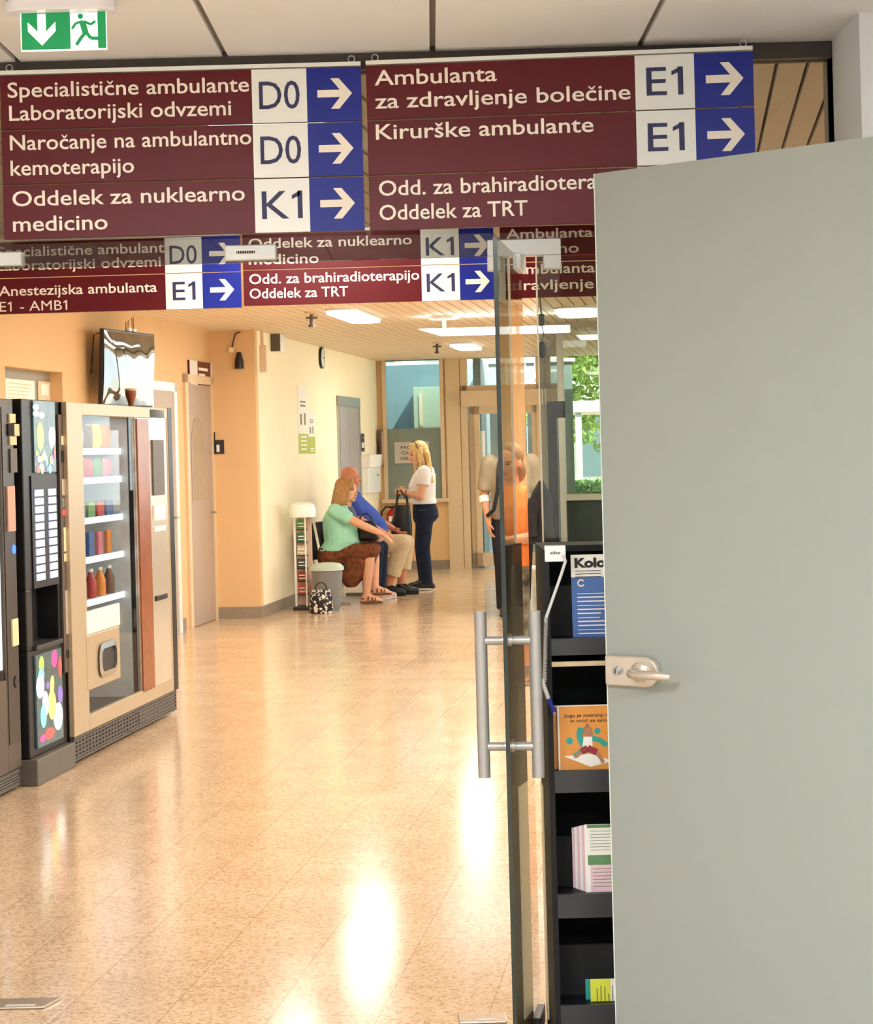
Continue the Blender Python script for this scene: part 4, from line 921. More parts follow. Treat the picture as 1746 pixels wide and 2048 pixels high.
# doors in the left wall
def wall_door(name, u0, u1, vtop, oval=False, frame=M_cream, ufoot=None, vfoot=1250):
    a_ = sof(u0, 1000, 0)[0]; b_ = sof(u1, 1000, 0)[0]; zt = sof((u0 + u1) / 2, vtop, 0)[1]
    fo = struct(hall(MB().box(0, .03, a_, a_ + .1, 0, zt).box(0, .03, b_ - .1, b_, 0, zt).box(0, .03, a_, b_, zt - .08, zt), name, frame))
    lf_ = MB().box(.002, .018, a_ + .1, b_ - .1, .008, zt - .08).build('door_leaf', M_greydoor, fo)
    if oval:
        ya, yb = a_ + .2, a_ + (b_ - a_) * .62; za, zb = sof(395, 1000, 0)[1], sof(395, 836, 0)[1]; yc = (ya + yb) / 2
        pts = [(yc + (yb - ya) / 2 * cos(q), zb - .3 + .3 * sin(q)) for q in [pi * i / 14 for i in range(15)]] + [(ya, za), (yb, za)]
        MB().prism([V((.018, p_[0], p_[1])) for p_ in pts], (.003, 0, 0)).build('vision_panel', mat('greyish_vision_panel', (168, 158, 138), .2), lf_)
        MB().tube([(.021, p_[0], p_[1]) for p_ in pts[:15]] + [(.021, ya, za)], .006, 8).build('panel_bead', M_greydoor, lf_, smooth=True)
    MB().tube([(.018, b_ - .17, 1.05), (.06, b_ - .17, 1.05), (.06, b_ - .29, 1.05)], .009, 8).build('lever', M_steel, lf_, smooth=True)
    return a_, b_, zt
wall_door('door_4', 371, 427, 752, True)
wall_door('door_5', 300, 353, 764, False, M_swhite)
so0, z0_ = sof(376, 768, 0); so1, z1_ = sof(432, 729, 0)
t = thing('door_sign', 'small white, maroon and blue room sign on the left wall above the grey door', 'sign', cw(0, so0, z0_), -TH); L_, H_ = so1 - so0, z1_ - z0_
pl = MB().box(0, .02, 0, L_, 0, H_).build('sign_panel', M_maroon, t, bev=.002)
MB().box(.02, .022, 0, L_ * .26, 0, H_).box(.02, .022, L_ * .72, L_ * .86, 0, H_).build('white_field', M_swhite, pl); MB().box(.02, .022, L_ * .86, L_, 0, H_).build('blue_field', M_blue, pl)
mb = MB()
for i, (a_, b_) in enumerate(((.3, .62), (.3, .52))): mb.box(.02, .0215, L_ * a_, L_ * b_, H_ * (.62 - .25 * i), H_ * (.74 - .25 * i))
mb.build('lettering', M_letter, pl)
# alcove wall: keypad plate, hanging cable, conduit
def al(u, v): return wof(u, v, 0)
a_, b_ = al(430, 908), al(448, 880)
t = thing('door_plate', 'small dark door plate with white marks on the orange alcove wall', 'plate', cw(a_[0], -.012, a_[1]), -TH)
MB().box(0, b_[0] - a_[0], 0, .012, 0, b_[1] - a_[1]).build('plate', M_char, t); MB().box(-.004, .006, -.01, .012, 0, b_[1] - a_[1] + .08).build('holder_edge', M_black, t)
MB().box(.02, .05, -.002, 0, .02, .09).build('white_mark', M_swhite, t)
def cable_lamp(): pass
k0, k1, k2 = al(474, 664), al(466, 690), al(476, 708)
t = thing('hanging_cable', 'black cable end with plug dangling on the orange alcove wall near the ceiling', 'cable', cw(k0[0], -.03, k0[1]), -TH)
MB().tube([(.04, 0, 0), (-.01, 0, -.02), (-.035, -.005, -.1), (-.045, 0, -.16)], .007, 8).build('wire', M_black, t, smooth=True)
MB().box(-.08, -.03, -.012, .012, -.2, -.15).build('clip', M_stick, t, bev=.004)
MB().lathe([(.001, -.36), (.045, -.36), (.042, -.28), (.02, -.2), (.001, -.2)], (.02, 0, 0), n=12).build('plug', M_black, t, smooth=True)
a_, b_ = al(521, 745), al(533, 690)
t = thing('cable_duct', 'beige cable duct box on the corner of the alcove wall', 'duct', cw(a_[0], -.04, a_[1]), -TH)
MB().box(0, b_[0] - a_[0], 0, .04, 0, b_[1] - a_[1]).build('box', M_cream, t, bev=.004); MB().box(.012, .04, .01, .04, b_[1] - a_[1], CEIL - a_[1] - .004).build('riser', M_cream, t)

# ------------------------------------------------------------------ elevator wall
def ew(u, v): return sof(u, v, WB)
def on_ew(name, label, cat, u0, v0, u1, v1): (a_, za), (b_, zb) = ew(u0, v1), ew(u1, v0); return thing(name, label, cat, cw(WB, a_, za), -TH), b_ - a_, zb - za
t, L_, H_ = on_ew('emergency_light', 'narrow white emergency light box high on the elevator wall by the corner', 'lamp', 541, 705, 553, 668)
MB().box(0, .09, 0, L_, 0, H_).build('body', M_swhite, t, bev=.008); MB().box(.0, .095, -.005, L_ * .08, .0, H_).build('end_cap', M_mbrown, t)
c_ = ew(641, 716); r_ = 21.5 / (F / cw(WB, c_[0]).y)
t = thing('wall_clock', 'round black rimmed wall clock on the cream elevator wall', 'clock', cw(WB, *c_), -TH); RY = Matrix.Rotation(pi / 2, 4, 'Y')
MB().lathe([(.001, 0), (r_, 0), (r_, .028), (r_ * .92, .032), (r_ * .9, .026), (.001, .026)], n=32, M=RY).build('rim', M_black, t, smooth=True); MB().lathe([(.001, .026), (r_ * .89, .026), (r_ * .89, .028), (.001, .028)], n=32, M=RY).build('dial', M_swhite, t)
MB().box(.028, .030, -.005, .005, 0, r_ * .55).build('hand', M_ink, t); MB().box(.029, .031, -.004, .07, -.005, .005).build('hand', M_ink, t)
M_lime = mat('lime_green_print', (176, 190, 60), .6)
for u0, v0, u1, v1, lab, grp in ((597, 773, 613, 907, 'taller of two narrow white and green notices on the elevator wall', 0), (617, 828, 628, 907, 'shorter of two narrow white and green notices on the elevator wall', 1)):
    t, L_, H_ = on_ew('notice', lab, 'notice', u0, v0, u1, v1)
    sh_ = MB().box(0, .006, 0, L_, 0, H_).build('sheet', M_paper, t)
    gf = MB().box(.006, .0075, 0, L_, 0, H_ * (.29 if not grp else .42)).build('green_field', M_lime, sh_)
    mb = MB()
    for i in range(4 if not grp else 2): mb.box(.0075, .009, L_ * .2, L_ * .8, H_ * (.05 + .06 * i), H_ * (.075 + .06 * i))
    mb.build('pale_bars', M_paper, gf)
    mb = MB(); q0 = .42 if not grp else .5
    mb.box(.006, .0075, L_ * .2, L_ * .38, H_ * q0, H_ * (q0 + .16)).box(.006, .0075, L_ * .6, L_ * .76, H_ * q0, H_ * (q0 + .18)).box(.006, .0075, L_ * .25, L_ * .75, H_ * (q0 + .27), H_ * (q0 + .3)).box(.006, .0075, L_ * .22, L_ * .78, H_ * (q0 + .33), H_ * (q0 + .355)); mb.build('print', mat('grey_print', (140, 128, 110), .7), sh_)
(a_, z0_), (b_, z1_) = ew(682, 1170), ew(715, 797)
M_lift = mat('lift_door_steel', (176, 170, 170), .4, .4, var=.03)
ef = struct(hall(MB().box(WB, WB + .03, a_, a_ + .07, 0, z1_).box(WB, WB + .03, b_ - .07, b_, 0, z1_).box(WB, WB + .035, a_, b_, z1_ - .12, z1_), 'door_6', M_steel))
mid = (a_ + b_) / 2
for x0_, x1_ in ((a_ + .07, mid - .008), (mid + .008, b_ - .07)): MB().box(WB + .002, WB + .016, x0_, x1_, .01, z1_ - .12).build('lift_leaf', M_lift, ef)
MB().box(WB + .001, WB + .004, mid - .008, mid + .008, .01, z1_ - .12).build('gap', M_blackm, ef)
t, L_, H_ = on_ew('call_panel', 'dark elevator call panel beside the steel elevator door', 'panel', 717, 903, 725, 867)
MB().box(0, .03, 0, L_, 0, H_).build('plate', M_char, t, bev=.003); MB().box(.03, .034, L_ * .15, L_ * .85, H_ * .5, H_ * .8).build('display', M_swhite, t); MB().box(.03, .036, L_ * .2, L_ * .8, H_ * .2, H_ * .26).build('button', M_steel, t)
t, L_, H_ = on_ew('towel_dispenser', 'white wall mounted dispenser cabinet on the elevator wall by the back corner', 'dispenser', 722, 984, 748, 913)
MB().box(0, .10, 0, L_, H_ * .3, H_).build('cover', M_swhite, t, bev=.015); MB().prism([V((0, 0, 0)), V((.12, 0, .02)), V((.11, 0, H_ * .3)), V((0, 0, H_ * .3))], (0, L_, 0)).build('tray', M_paper, t); MB().box(.10, .103, L_ * .7, L_ * .76, H_ * .5, H_ * .55).build('lock', M_ink, t)
t, L_, H_ = on_ew('framed_notice', 'dark framed notice board seen almost edge-on in the back corner', 'notice board', 751, 929, 762, 863)
MB().box(.05, .075, 0, L_, 0, .025).box(.05, .075, 0, L_, H_ - .025, H_).box(.05, .075, 0, .05, 0, H_).box(.05, .075, L_ - .05, L_, 0, H_).box(0, .05, L_ * .3, L_ * .7, H_ * .4, H_ * .6).build('frame', M_mbrown, t); MB().box(.052, .07, .05, L_ - .05, .025, H_ - .025).build('sheet', mat('pinkish_paper', (226, 204, 190), .7), t)
# paper notice on the back window
(w0_, z0_), (w1_, z1_) = wof(790, 927, SC), wof(858, 883, SC)
t = thing('paper_notice', 'pinkish white paper notice with three text lines taped to the back window', 'notice', cw(w0_, SC - .012, z0_), -TH); L_, H_ = w1_ - w0_, z1_ - z0_
sh_ = MB().box(0, L_, 0, .002, 0, H_).build('sheet', mat('faded_white_paper', (206, 198, 186), .7), t)
mb = MB(); letters(mb, 'PACIENTI', L_ * .18, H_ * .68, H_ * .14, L_ * .66, -.001, .02); letters(mb, 'ČAKAJO', L_ * .2, H_ * .42, H_ * .14, L_ * .56, -.001, .02); letters(mb, 'OBRAVNAVO', L_ * .16, H_ * .16, H_ * .14, L_ * .72, -.001, .02); mb.build('lettering', mat('notice_ink', (110, 98, 92), .7), t)
# fire extinguisher, on a wall hook
q = wof(787, 1050, SC - .12); Sx = F / cw(q[0], SC - .12).y
t = thing('fire_extinguisher', 'red fire extinguisher with black hose on the back wall beneath the window', 'fire extinguisher', cw(q[0], SC - .12, q[1]), -TH)
M_red = mat('extinguisher_red', (186, 26, 30), .3); R_ = .088; Hx = 36 / Sx
MB().lathe([(.001, 0), (R_ * .9, 0), (R_, .03), (R_, Hx * .62), (R_ * .7, Hx * .8), (.03, Hx * .86), (.03, Hx * .92), (.001, Hx * .92)], n=22).build('cylinder', M_red, t, smooth=True)
MB().box(-.05, .05, -R_ - .003, -R_ + .004, Hx * .2, Hx * .5).build('label', M_paper, t)
MB().box(-.02, .02, -.02, .02, Hx * .9, Hx * 1.02).box(0, .13, -.012, .012, Hx * 1.02, Hx * 1.08).build('valve', M_black, t)
MB().tube([(0, -.03, Hx * .98), (-.09, -.05, Hx * 1.02), (-.15, -.05, Hx * .75), (-.16, -.04, Hx * .3), (-.13, -.02, .02)], .013, 10).build('hose', M_black, t, smooth=True)
MB().box(-.04, .04, R_ - .01, .12, Hx * .3, Hx * .75).build('bracket', M_char, t)
# sprinkler-like fittings under the ceiling
for u, v, lab in ((623, 624, 'small ceiling sprinkler head left of the nearer oblong lamp'), (874, 684, 'small ceiling sprinkler head left of the farthest oblong lamp')):
    t = thing('sprinkler', lab, 'sprinkler', onz(u, v, CEIL), -TH); MB().lathe([(.001, -.012), (.06, -.012), (.06, 0)], n=16).build('rosette', M_cream, t, smooth=True); MB().tube([(0, 0, -.02), (0, 0, -.11)], .018, 8).tube([(-.05, 0, -.05), (.05, 0, -.05)], .008, 6).build('head', M_mbrown, t); MB().lathe([(.001, -.13), (.03, -.13), (.03, -.11), (.001, -.11)], n=12).build('deflector', M_mbrown, t)
# cable with adapter hanging in the gap beside the open glass door, far inside the hall
q = P(1083, 628, 15.0); zt = CEIL - q.z
t = thing('hanging_adapter', 'black adapter and pouch hanging on a cord in the gap beside the glass door', 'adapter', (q.x, 15.0, q.z)); Sq = F / 15
MB().tube([(.0, 0, zt - .002), (-.01, 0, zt * .5), (0, 0, 0)], .006, 8).build('cord', M_black, t, smooth=True); MB().box(-.02, .02, -.015, .015, -.085, 0).build('adapter', M_black, t, bev=.005)
MB().tube([(.0, 0, -.085), (.012, 0, -.14), (-.004, 0, -.2)], .004, 8).build('lower_cord', M_black, t, smooth=True); MB().ell((-.002, 0, -.255), (.033, .02, .062)).build('pouch', M_blackm, t, smooth=True)
# freestanding black panel stand with a jacket hung over it
dj = 18.9; pa_ = P(1094, 803, dj); pb_ = P(1112, 803, dj)
t = thing('panel_stand', 'tall slim black panel stand in the hall behind the fixed glass pane', 'stand', (pa_.x, dj, 0))
MB().box(0, pb_.x - pa_.x, 0, .06, .02, pa_.z).build('panel', M_blackm, t, bev=.004); MB().box(-.08, pb_.x - pa_.x + .1, -.12, .18, 0, .02).build('base', M_black, t, bev=.004); MB().box(0, .16, -.01, 0, pa_.z - .15, pa_.z).build('top_block', M_blackm, t)
jl = P(1064, 1010, dj); jr = P(1112, 960, dj); jb = P(1085, 1086, dj)
t = thing('black_jacket', 'black jacket hanging over the slim black stand, beside the walking man', 'jacket', (P(1092, 1000, dj).x, dj - .10, jb.z), -TH)
Wj = (jr.x - jl.x); Hj = jr.z - jb.z; prof = []
for i in range(13):
    f_ = i / 12; zz = Hj * f_; half = Wj * .5 * (1 - max(0, (f_ - .55) / .45) ** 2 * .8) * (.92 + .08 * cos(f_ * 9))
    prof.append((zz, half))
vs = []; fs = []; n_ = 20
for zz, half in prof:
    for k in range(n_):
        a_ = 2 * pi * k / n_; rr = 1 + .07 * cos(5 * a_ + zz * 6); vs.append(V((-Wj * .2 + half * cos(a_) * rr, .09 * sin(a_) * rr, zz)))
for j in range(12):
    for k in range(n_): fs.append((j * n_ + k, j * n_ + (k + 1) % n_, (j + 1) * n_ + (k + 1) % n_, (j + 1) * n_ + k))
fs += [tuple(range(n_))[::-1], tuple(range(12 * n_, 13 * n_))]
MB().add(vs, fs).build('body', mat('black_cloth', (34, 33, 37), .9, var=.25, bump=.6, scale=14), t, smooth=True)
MB().tube([(-Wj * .45, -.06, Hj * .7), (-Wj * .62, -.08, Hj * .45), (-Wj * .58, -.08, Hj * .12)], [.06, .055, .05], 12).build('sleeve', MATS['black_cloth'], t, smooth=True)
# ------------------------------------------------------------------ people
M_skin = mat('skin_fair', (232, 176, 142), .55, var=.05, scale=20); M_skinr = mat('skin_ruddy', (214, 138, 106), .55, var=.06, scale=20); M_skint = mat('skin_tan', (206, 148, 110), .55, var=.06, scale=20)
M_eye = mat('eye_dark', (52, 38, 34), .3); M_lip = mat('lips', (186, 96, 86), .5); M_brow = mat('brow_hair', (140, 104, 70), .8)
M_blonde = mat('blonde_hair', (226, 192, 128), .5, var=.2, scale=45); M_dblond = mat('honey_blonde_hair', (176, 128, 74), .5, var=.25, scale=40); M_grey = mat('grey_hair', (170, 160, 150), .7, var=.2, scale=40)
def cloth(n, c, var=.1, sc=16, bump=.35): return mat(n, c, .9, var=var, scale=sc, bump=bump, spec=.2)
M_tealc = cloth('mint_green_jersey', (164, 226, 200), .12, 7); M_skirt = cloth('brown_batik_skirt', (118, 70, 44), .45, 22); M_bluec = cloth('royal_blue_shirt', (66, 92, 184), .1, 9); M_beige = cloth('beige_trousers', (210, 188, 154), .08); M_navy = cloth('dark_navy_jeans', (34, 42, 62), .25, 12)
M_whitec = cloth('white_jersey', (244, 240, 242), .03, 7); M_greyc = cloth('grey_beige_polo', (150, 138, 114), .15, 9); M_blackc = cloth('black_trousers', (34, 34, 38), .2); M_orangec = cloth('orange_jersey', (222, 128, 66), .12, 8); M_camo = cloth('mottled_grey_skirt', (110, 104, 88), .75, 14)
M_leather = mat('black_leather', (26, 27, 32), .42, var=.15, spec=.4); M_sole = mat('white_sole', (232, 228, 220), .6); M_brleather = mat('brown_leather', (112, 78, 56), .55, var=.15)

def remesh(mb, name, m, parent, vox=.008, it=4, paint=()):
    tmp = mb.build('tmp', None)
    r = tmp.modifiers.new('r', 'REMESH'); r.mode = 'VOXEL'; r.voxel_size = vox; r.adaptivity = 0
    s_ = tmp.modifiers.new('s', 'SMOOTH'); s_.factor = .5; s_.iterations = it
    dg = bpy.context.evaluated_depsgraph_get(); dg.update()
    me = bpy.data.meshes.new_from_object(tmp.evaluated_get(dg)); me.name = name
    old = tmp.data; bpy.data.objects.remove(tmp); bpy.data.meshes.remove(old)
    me.materials.clear(); me.materials.append(m); ms = []
    for c, rad, pm in paint:
        if pm not in ms: ms.append(pm); me.materials.append(pm)
    me.polygons.foreach_set('use_smooth', [True] * len(me.polygons))
    if paint:
        for p_ in me.polygons:
            for c, rad, pm in paint:
                q = p_.center - c
                if isinstance(rad, tuple):
                    if (q.x / rad[0]) ** 2 + (q.y / rad[1]) ** 2 + (q.z / rad[2]) ** 2 < 1: p_.material_index = 1 + ms.index(pm)
                elif q.length < rad: p_.material_index = 1 + ms.index(pm)
    o = bpy.data.objects.new(name, me); COL.objects.link(o); o.parent = parent
    return o
def headM(c, yaw=0.0, pitch=0.0, k=1.0): return Matrix.Translation(V(c)) @ Matrix.Rotation(yaw, 4, 'Z') @ Matrix.Rotation(pitch, 4, 'Y') @ Matrix.Scale(k, 4)
def head(mb, M, paint):
    R = M.to_3x3()
    def e(c, r): mb.ell(M @ V(c), r, R)
    e((-.012, 0, .028), (.098, .077, .092)); e((.028, 0, -.028), (.064, .060, .084)); e((.044, 0, -.080), (.042, .044, .034)); e((.05, .034, -.03), (.03, .026, .034)); e((.05, -.034, -.03), (.03, .026, .034))
    k = M.to_scale()[0]
    mb.cap(M @ V((.086, 0, .008)), M @ V((.108, 0, -.022)), .009 * k, .014 * k)
    for y in (-1, 1):
        e((-.008, y * .078, -.012), (.020, .010, .033)); mb.cap(M @ V((.078, y * .016, .024)), M @ V((.068, y * .046, .024)), .011 * k, .009 * k)
        paint.append((M @ V((.086, y * .030, .004)), (.016 * k, .013 * k, .008 * k), M_eye)); paint.append((M @ V((.082, y * .030, .027)), (.018 * k, .020 * k, .006 * k), M_brow))
    mb.cap(M @ V((.082, -.02, -.056)), M @ V((.082, .02, -.056)), .010 * k); paint.append((M @ V((.09, 0, -.056)), (.02 * k, .024 * k, .009 * k), M_lip))
def hand(mb, w_, d, side, curl=.35, k=1.0, spread=.06):
    """w_ wrist, d pointing direction, side = towards the thumb"""
    d = V(d).normalized(); s_ = V(side); s_ = (s_ - d * s_.dot(d)).normalized(); n = d.cross(s_)
    B = Matrix((d, s_, n)).transposed()
    mb.ell(V(w_) + d * .048 * k, (.052 * k, .040 * k, .016 * k), B)
    mb.cap(V(w_) - d * .01, V(w_) + d * .03 * k, .022 * k, .022 * k)
    for i, (off, ln) in enumerate(((.030, .072), (.010, .082), (-.010, .076), (-.029, .060))):
        p0 = V(w_) + d * (.082 - abs(i - 1.2) * .004) * k + s_ * off * k; a = 0.0; p_ = p0; fd_ = (d + s_ * (spread * (1.3 - i))).normalized()
        mb.cap(p0 - d * .03 * k, p0, .009 * k, .0088 * k)
        for q, f_ in enumerate((.45, .3, .25)):
            a += curl; nd = fd_ * cos(a) - n * sin(a); p2 = p_ + nd * ln * f_ * k; mb.cap(p_, p2, (.0085 - q * .0007) * k, (.0078 - q * .0007) * k, 10); p_ = p2
    t0_ = V(w_) + d * .022 * k + s_ * .026 * k; t1 = t0_ + (d * .6 + s_ * .75 - n * .25).normalized() * .042 * k; t2 = t1 + (d * .9 + s_ * .25 - n * .3).normalized() * .034 * k
    mb.cap(t0_, t1, .012 * k, .010 * k); mb.cap(t1, t2, .010 * k, .008 * k)
def arm(mb, sh, el, wr, k=1.0, ru=.046, rf=.038, rw=.026):
    mb.cap(sh, el, ru * k * 1.08, ru * k * .86); mb.cap(el, V(el).lerp(V(wr), .35), ru * k * .84, rf * k); mb.cap(V(el).lerp(V(wr), .35), wr, rf * k, rw * k)
def leg(mb, hp, kn, an, k=1.0, rt=.085, rk=.058, rc=.055, ra=.036):
    mb.cap(hp, kn, rt * k, rk * k); c = V(kn).lerp(V(an), .3); mb.cap(kn, c, rk * k * .95, rc * k); mb.cap(c, an, rc * k, ra * k)
def foot(mb, an, d, k=1.0, L_=.2):
    d = V(d).normalized(); a = V(an)
    b = V((a.x, a.y, a.z - .045)); mb.cap(a, b - d * .035, .036 * k, .034 * k); mb.cap(b - d * .035, b + d * L_ * .55, .034 * k, .034 * k); mb.cap(a, b + d * L_ * .5, .034 * k, .03 * k)
    s_ = V((-d.y, d.x, 0))
    for i in range(5): o = (i - 2) * .0165; mb.cap(b + d * L_ * .5 + s_ * o, b + d * (L_ * (.9 - abs(i - 1.5) * .04)) + s_ * o * 1.05 - UP * .012, .015 * k, .011 * k)
def shoe(name, m, parent, an, d, L_=.27, h_=.10, w_=.048, sole=None, pt=1.0):
    d = V(d).normalized(); a = V(an); z0 = a.z - .08; mb = MB()
    b0 = V((a.x, a.y, z0 + w_ * .8)) - d * .05; b1 = b0 + d * L_ * .55; b2 = b0 + d * (L_ - .07)
    mb.cap(b0, b1, w_ * .86, w_ * .95); mb.cap(b1, b2, w_ * .95, w_ * .68 * pt); mb.cap(a + UP * .01, b1, w_ * .98, w_ * .9); mb.cap(a + UP * .015, b0, w_ * .95, w_ * .8)
    fl_ = z0
    k0 = len(mb.v)
    for i in range(k0):
        if mb.v[i].z < fl_ + .008: mb.v[i].z = fl_ + .008
    o = remesh(mb, name, m, parent, .007, 3)
    s_ = MB(); side = V((-d.y, d.x, 0)); pts = []
    for i in range(24):
        q = 2 * pi * i / 24; f_ = cos(q); x_ = (b0.lerp(b2, .5)); r_ = w_ * (1.0 if f_ < .2 else 1.0 - .2 * f_)
        pts.append(V((x_.x, x_.y, fl_)) + d * (f_ * (L_ * .5)) + side * (sin(q) * r_) )
    s_.prism(pts, (0, 0, .022)); s_.build('sole', sole or M_blackm, o, bev=.005)
    return o
def person(label, base, rotz): return thing('person', label, 'person', base, rotz, 'people waiting in the hall')

# --- seated woman in mint green -------------------------------------------------------------
d1 = F / 189.0; g = P(664, 1100, d1)
W1 = person('seated woman with honey blonde hair, mint green top and brown patterned skirt, arm stretched out', (g.x, g.y, 0), -TH)
bm_ = MB(); pn = []
HM = headM((.165, .0, 1.205), .35, .12, 1.0); head(bm_, HM, pn)
bm_.cap((.10, 0, 1.04), (.135, 0, 1.14), .058, .05)
bm_.loft([((.02, 0, .47), .14, .17), ((.05, 0, .58), .17, .19), ((.11, 0, .72), .165, .19), ((.09, 0, .84), .16, .19), ((.08, 0, .95), .12, .18), ((.09, 0, 1.02), .08, .13), ((.10, 0, 1.06), .05, .06)])
arm(bm_, (.08, -.19, .98), (.345, -.25, .845), (.575, -.2, .735), 1.12); hand(bm_, (.575, -.2, .735), (.8, .1, -.58), (.2, .9, .2), .22)
arm(bm_, (.08, .19, .98), (.16, .27, .74), (.40, .14, .68), 1.12); hand(bm_, (.40, .14, .68), (1, -.5, -.1), (0, -.3, 1), .5)
leg(bm_, (.02, -.11, .52), (.42, -.12, .545), (.365, -.06, .09), 1.1); leg(bm_, (.02, .11, .52), (.43, .09, .555), (.44, .06, .165), 1.1)
foot(bm_, (.365, -.06, .09), (1, -.15, 0), 1.0, .2); foot(bm_, (.44, .06, .165), (1, -.05, 0), 1.0, .2)
remesh(bm_, 'body', M_skin, W1, .0065, 4, pn)
mb = MB(); mb.loft([((.05, 0, .565), .20, .225), ((.12, 0, .66), .20, .225), ((.105, 0, .78), .195, .22), ((.075, 0, .90), .165, .215), ((.075, 0, .98), .12, .20), ((.09, 0, 1.045), .07, .11)])
mb.cap((.075, -.175, .985), (.20, -.225, .92), .082, .078); mb.tube([(.16, -.21, .94), (.235, -.232, .90)], [.078, .072]); mb.cap((.075, .175, .985), (.12, .235, .86), .082, .075)
remesh(mb, 'top', M_tealc, W1, .009, 5)
mb = MB(); mb.loft([((.03, 0, .60), .17, .20), ((.03, 0, .50), .19, .22), ((.04, 0, .44), .19, .22)])
mb.cap((.02, -.11, .53), (.42, -.12, .555), .115, .085); mb.cap((.02, .11, .53), (.43, .09, .565), .115, .085); mb.cap((.05, 0, .52), (.42, 0, .55), .12, .09)
mb.loft([((.24, 0, .60), .22, .16), ((.255, 0, .50), .235, .19), ((.25, -.01, .40), .20, .18), ((.225, -.02, .30), .145, .16), ((.205, -.03, .22), .09, .13), ((.20, -.03, .175), .05, .09)])
remesh(mb, 'skirt', M_skirt, W1, .010, 5)
mb = MB(); R3 = HM.to_3x3()
mb.ell(HM @ V((-.025, 0, .035)), (.102, .090, .098), R3); mb.ell(HM @ V((-.07, 0, -.04)), (.062, .088, .10), R3)
for y in (-1, 1):
    for q in range(4): mb.cap(HM @ V((.01 - q * .03, y * .080, .03)), HM @ V((.0 - q * .035, y * (.088 - .006 * q), -.15 - .008 * q)), .024, .016)
for q in range(5): mb.cap(HM @ V((-.09, (q - 2) * .035, 0)), HM @ V((-.115, (q - 2) * .04, -.165)), .028, .018)
mb.cap(HM @ V((.045, -.04, .098)), HM @ V((.062, -.072, .01)), .024, .016); mb.cap(HM @ V((.045, .04, .098)), HM @ V((.062, .072, .01)), .024, .016)
remesh(mb, 'hair', M_dblond, W1, .007, 2)
for an, dr in (((.365, -.06, .09), (1, -.15, 0)), ((.44, .06, .165), (1, -.05, 0))):
    d_ = V(dr).normalized(); a = V(an); s_ = V((-d_.y, d_.x, 0)); zf_ = a.z - .085; pts = []
    for i in range(20):
        q = 2 * pi * i / 20; pts.append(V((a.x, a.y, zf_)) + d_ * (.055 + .125 * cos(q)) + s_ * .046 * sin(q))
    sn = MB().prism(pts, (0, 0, -.0) if False else (0, 0, .018)).build('sandal_sole', M_brleather, W1, bev=.004)
    mb = MB()
    for off, hh_ in ((.03, .048), (.075, .036), (.11, .03)): mb.tube([V((a.x, a.y, zf_ + .012)) + d_ * off + s_ * .044 * cos(q) + UP * (hh_ * sin(q) + .018) for q in [pi * i / 10 for i in range(11)]], .009, 6)
    mb.tube([V((a.x, a.y, zf_ + .05)) + d_ * (-.01 - .045 * sin(q)) + s_ * .040 * cos(q) for q in [pi * i / 10 for i in range(11)]], .008, 6)
    mb.build('sandal_strap', M_brleather, sn)
# her handbag on the lap
hb = thing('handbag', 'black handbag on the lap beside the mint green top', 'handbag', W1.matrix_basis @ V((.39, -.03, .66)), -TH)
mb = MB(); mb.loft([((0, 0, .0), .10, .05), ((0, 0, .03), .125, .07), ((.0, 0, .12), .12, .07), ((-.01, 0, .19), .09, .05), ((-.01, 0, .215), .06, .03)]); remesh(mb, 'body', M_leather, hb, .007, 3)
MB().tube([V((-.01 + .07 * cos(q), -.02, .20 + .09 * sin(q))) for q in [pi * i / 10 for i in range(11)]], .008, 8).build('handle', M_leather, hb, smooth=True)
MB().box(-.02, .02, -.078, -.068, .12, .145).build('clasp', M_steel, hb)

# --- person mostly hidden between the two ------------------------------------------------------
d3 = F / 184.5; g = P(698, 1100, d3)
P3 = person('seated person in dark navy trousers and pale shoes, mostly hidden behind the mint green woman', (g.x, g.y, 0), -TH)
bm_ = MB(); pn = []; HM = headM((.02, 0, 1.17), -.5, .1, .96); head(bm_, HM, pn)
bm_.cap((-.02, 0, 1.0), (.0, 0, 1.1), .055, .05)
bm_.loft([((-.02, 0, .47), .13, .17), ((-.02, 0, .62), .13, .16), ((-.02, 0, .8), .13, .17), ((-.03, 0, .92), .1, .17), ((-.02, 0, 1.0), .06, .1)])
for y in (-1, 1): arm(bm_, (-.03, y * .18, .93), (.04, y * .22, .70), (.24, y * .12, .66)); hand(bm_, (.24, y * .12, .66), (1, -y * .3, -.1), (0, -y, .3), .5)
leg(bm_, (0, -.09, .52), (.32, -.09, .55), (.29, -.08, .09)); leg(bm_, (0, .09, .52), (.34, .09, .55), (.33, .08, .09))
remesh(bm_, 'body', M_skin, P3, .0075, 4, pn)
mb = MB(); mb.loft([((-.02, 0, .5), .16, .2), ((-.02, 0, .62), .155, .19), ((-.02, 0, .8), .155, .195), ((-.03, 0, .93), .12, .19), ((-.02, 0, 1.01), .075, .12)])
for y in (-1, 1): mb.cap((-.03, y * .175, .935), (.04, y * .22, .70), .068, .06); mb.cap((.04, y * .22, .70), (.2, y * .14, .665), .056, .048)
remesh(mb, 'jumper', cloth('grey_blue_jumper', (88, 100, 130)), P3, .010, 4)
mb = MB(); mb.ell((0, 0, .53), (.16, .19, .10))
for kn, an, y in (((.32, -.09, .555), (.29, -.08, .10), -.09), ((.34, .09, .555), (.33, .08, .10), .09)): mb.cap((0, y, .53), kn, .098, .082); mb.cap(kn, V(kn).lerp(V(an), .4), .080, .070); mb.tube([V(kn).lerp(V(an), .3), an], [.072, .055])
remesh(mb, 'trousers', M_navy, P3, .009, 4)
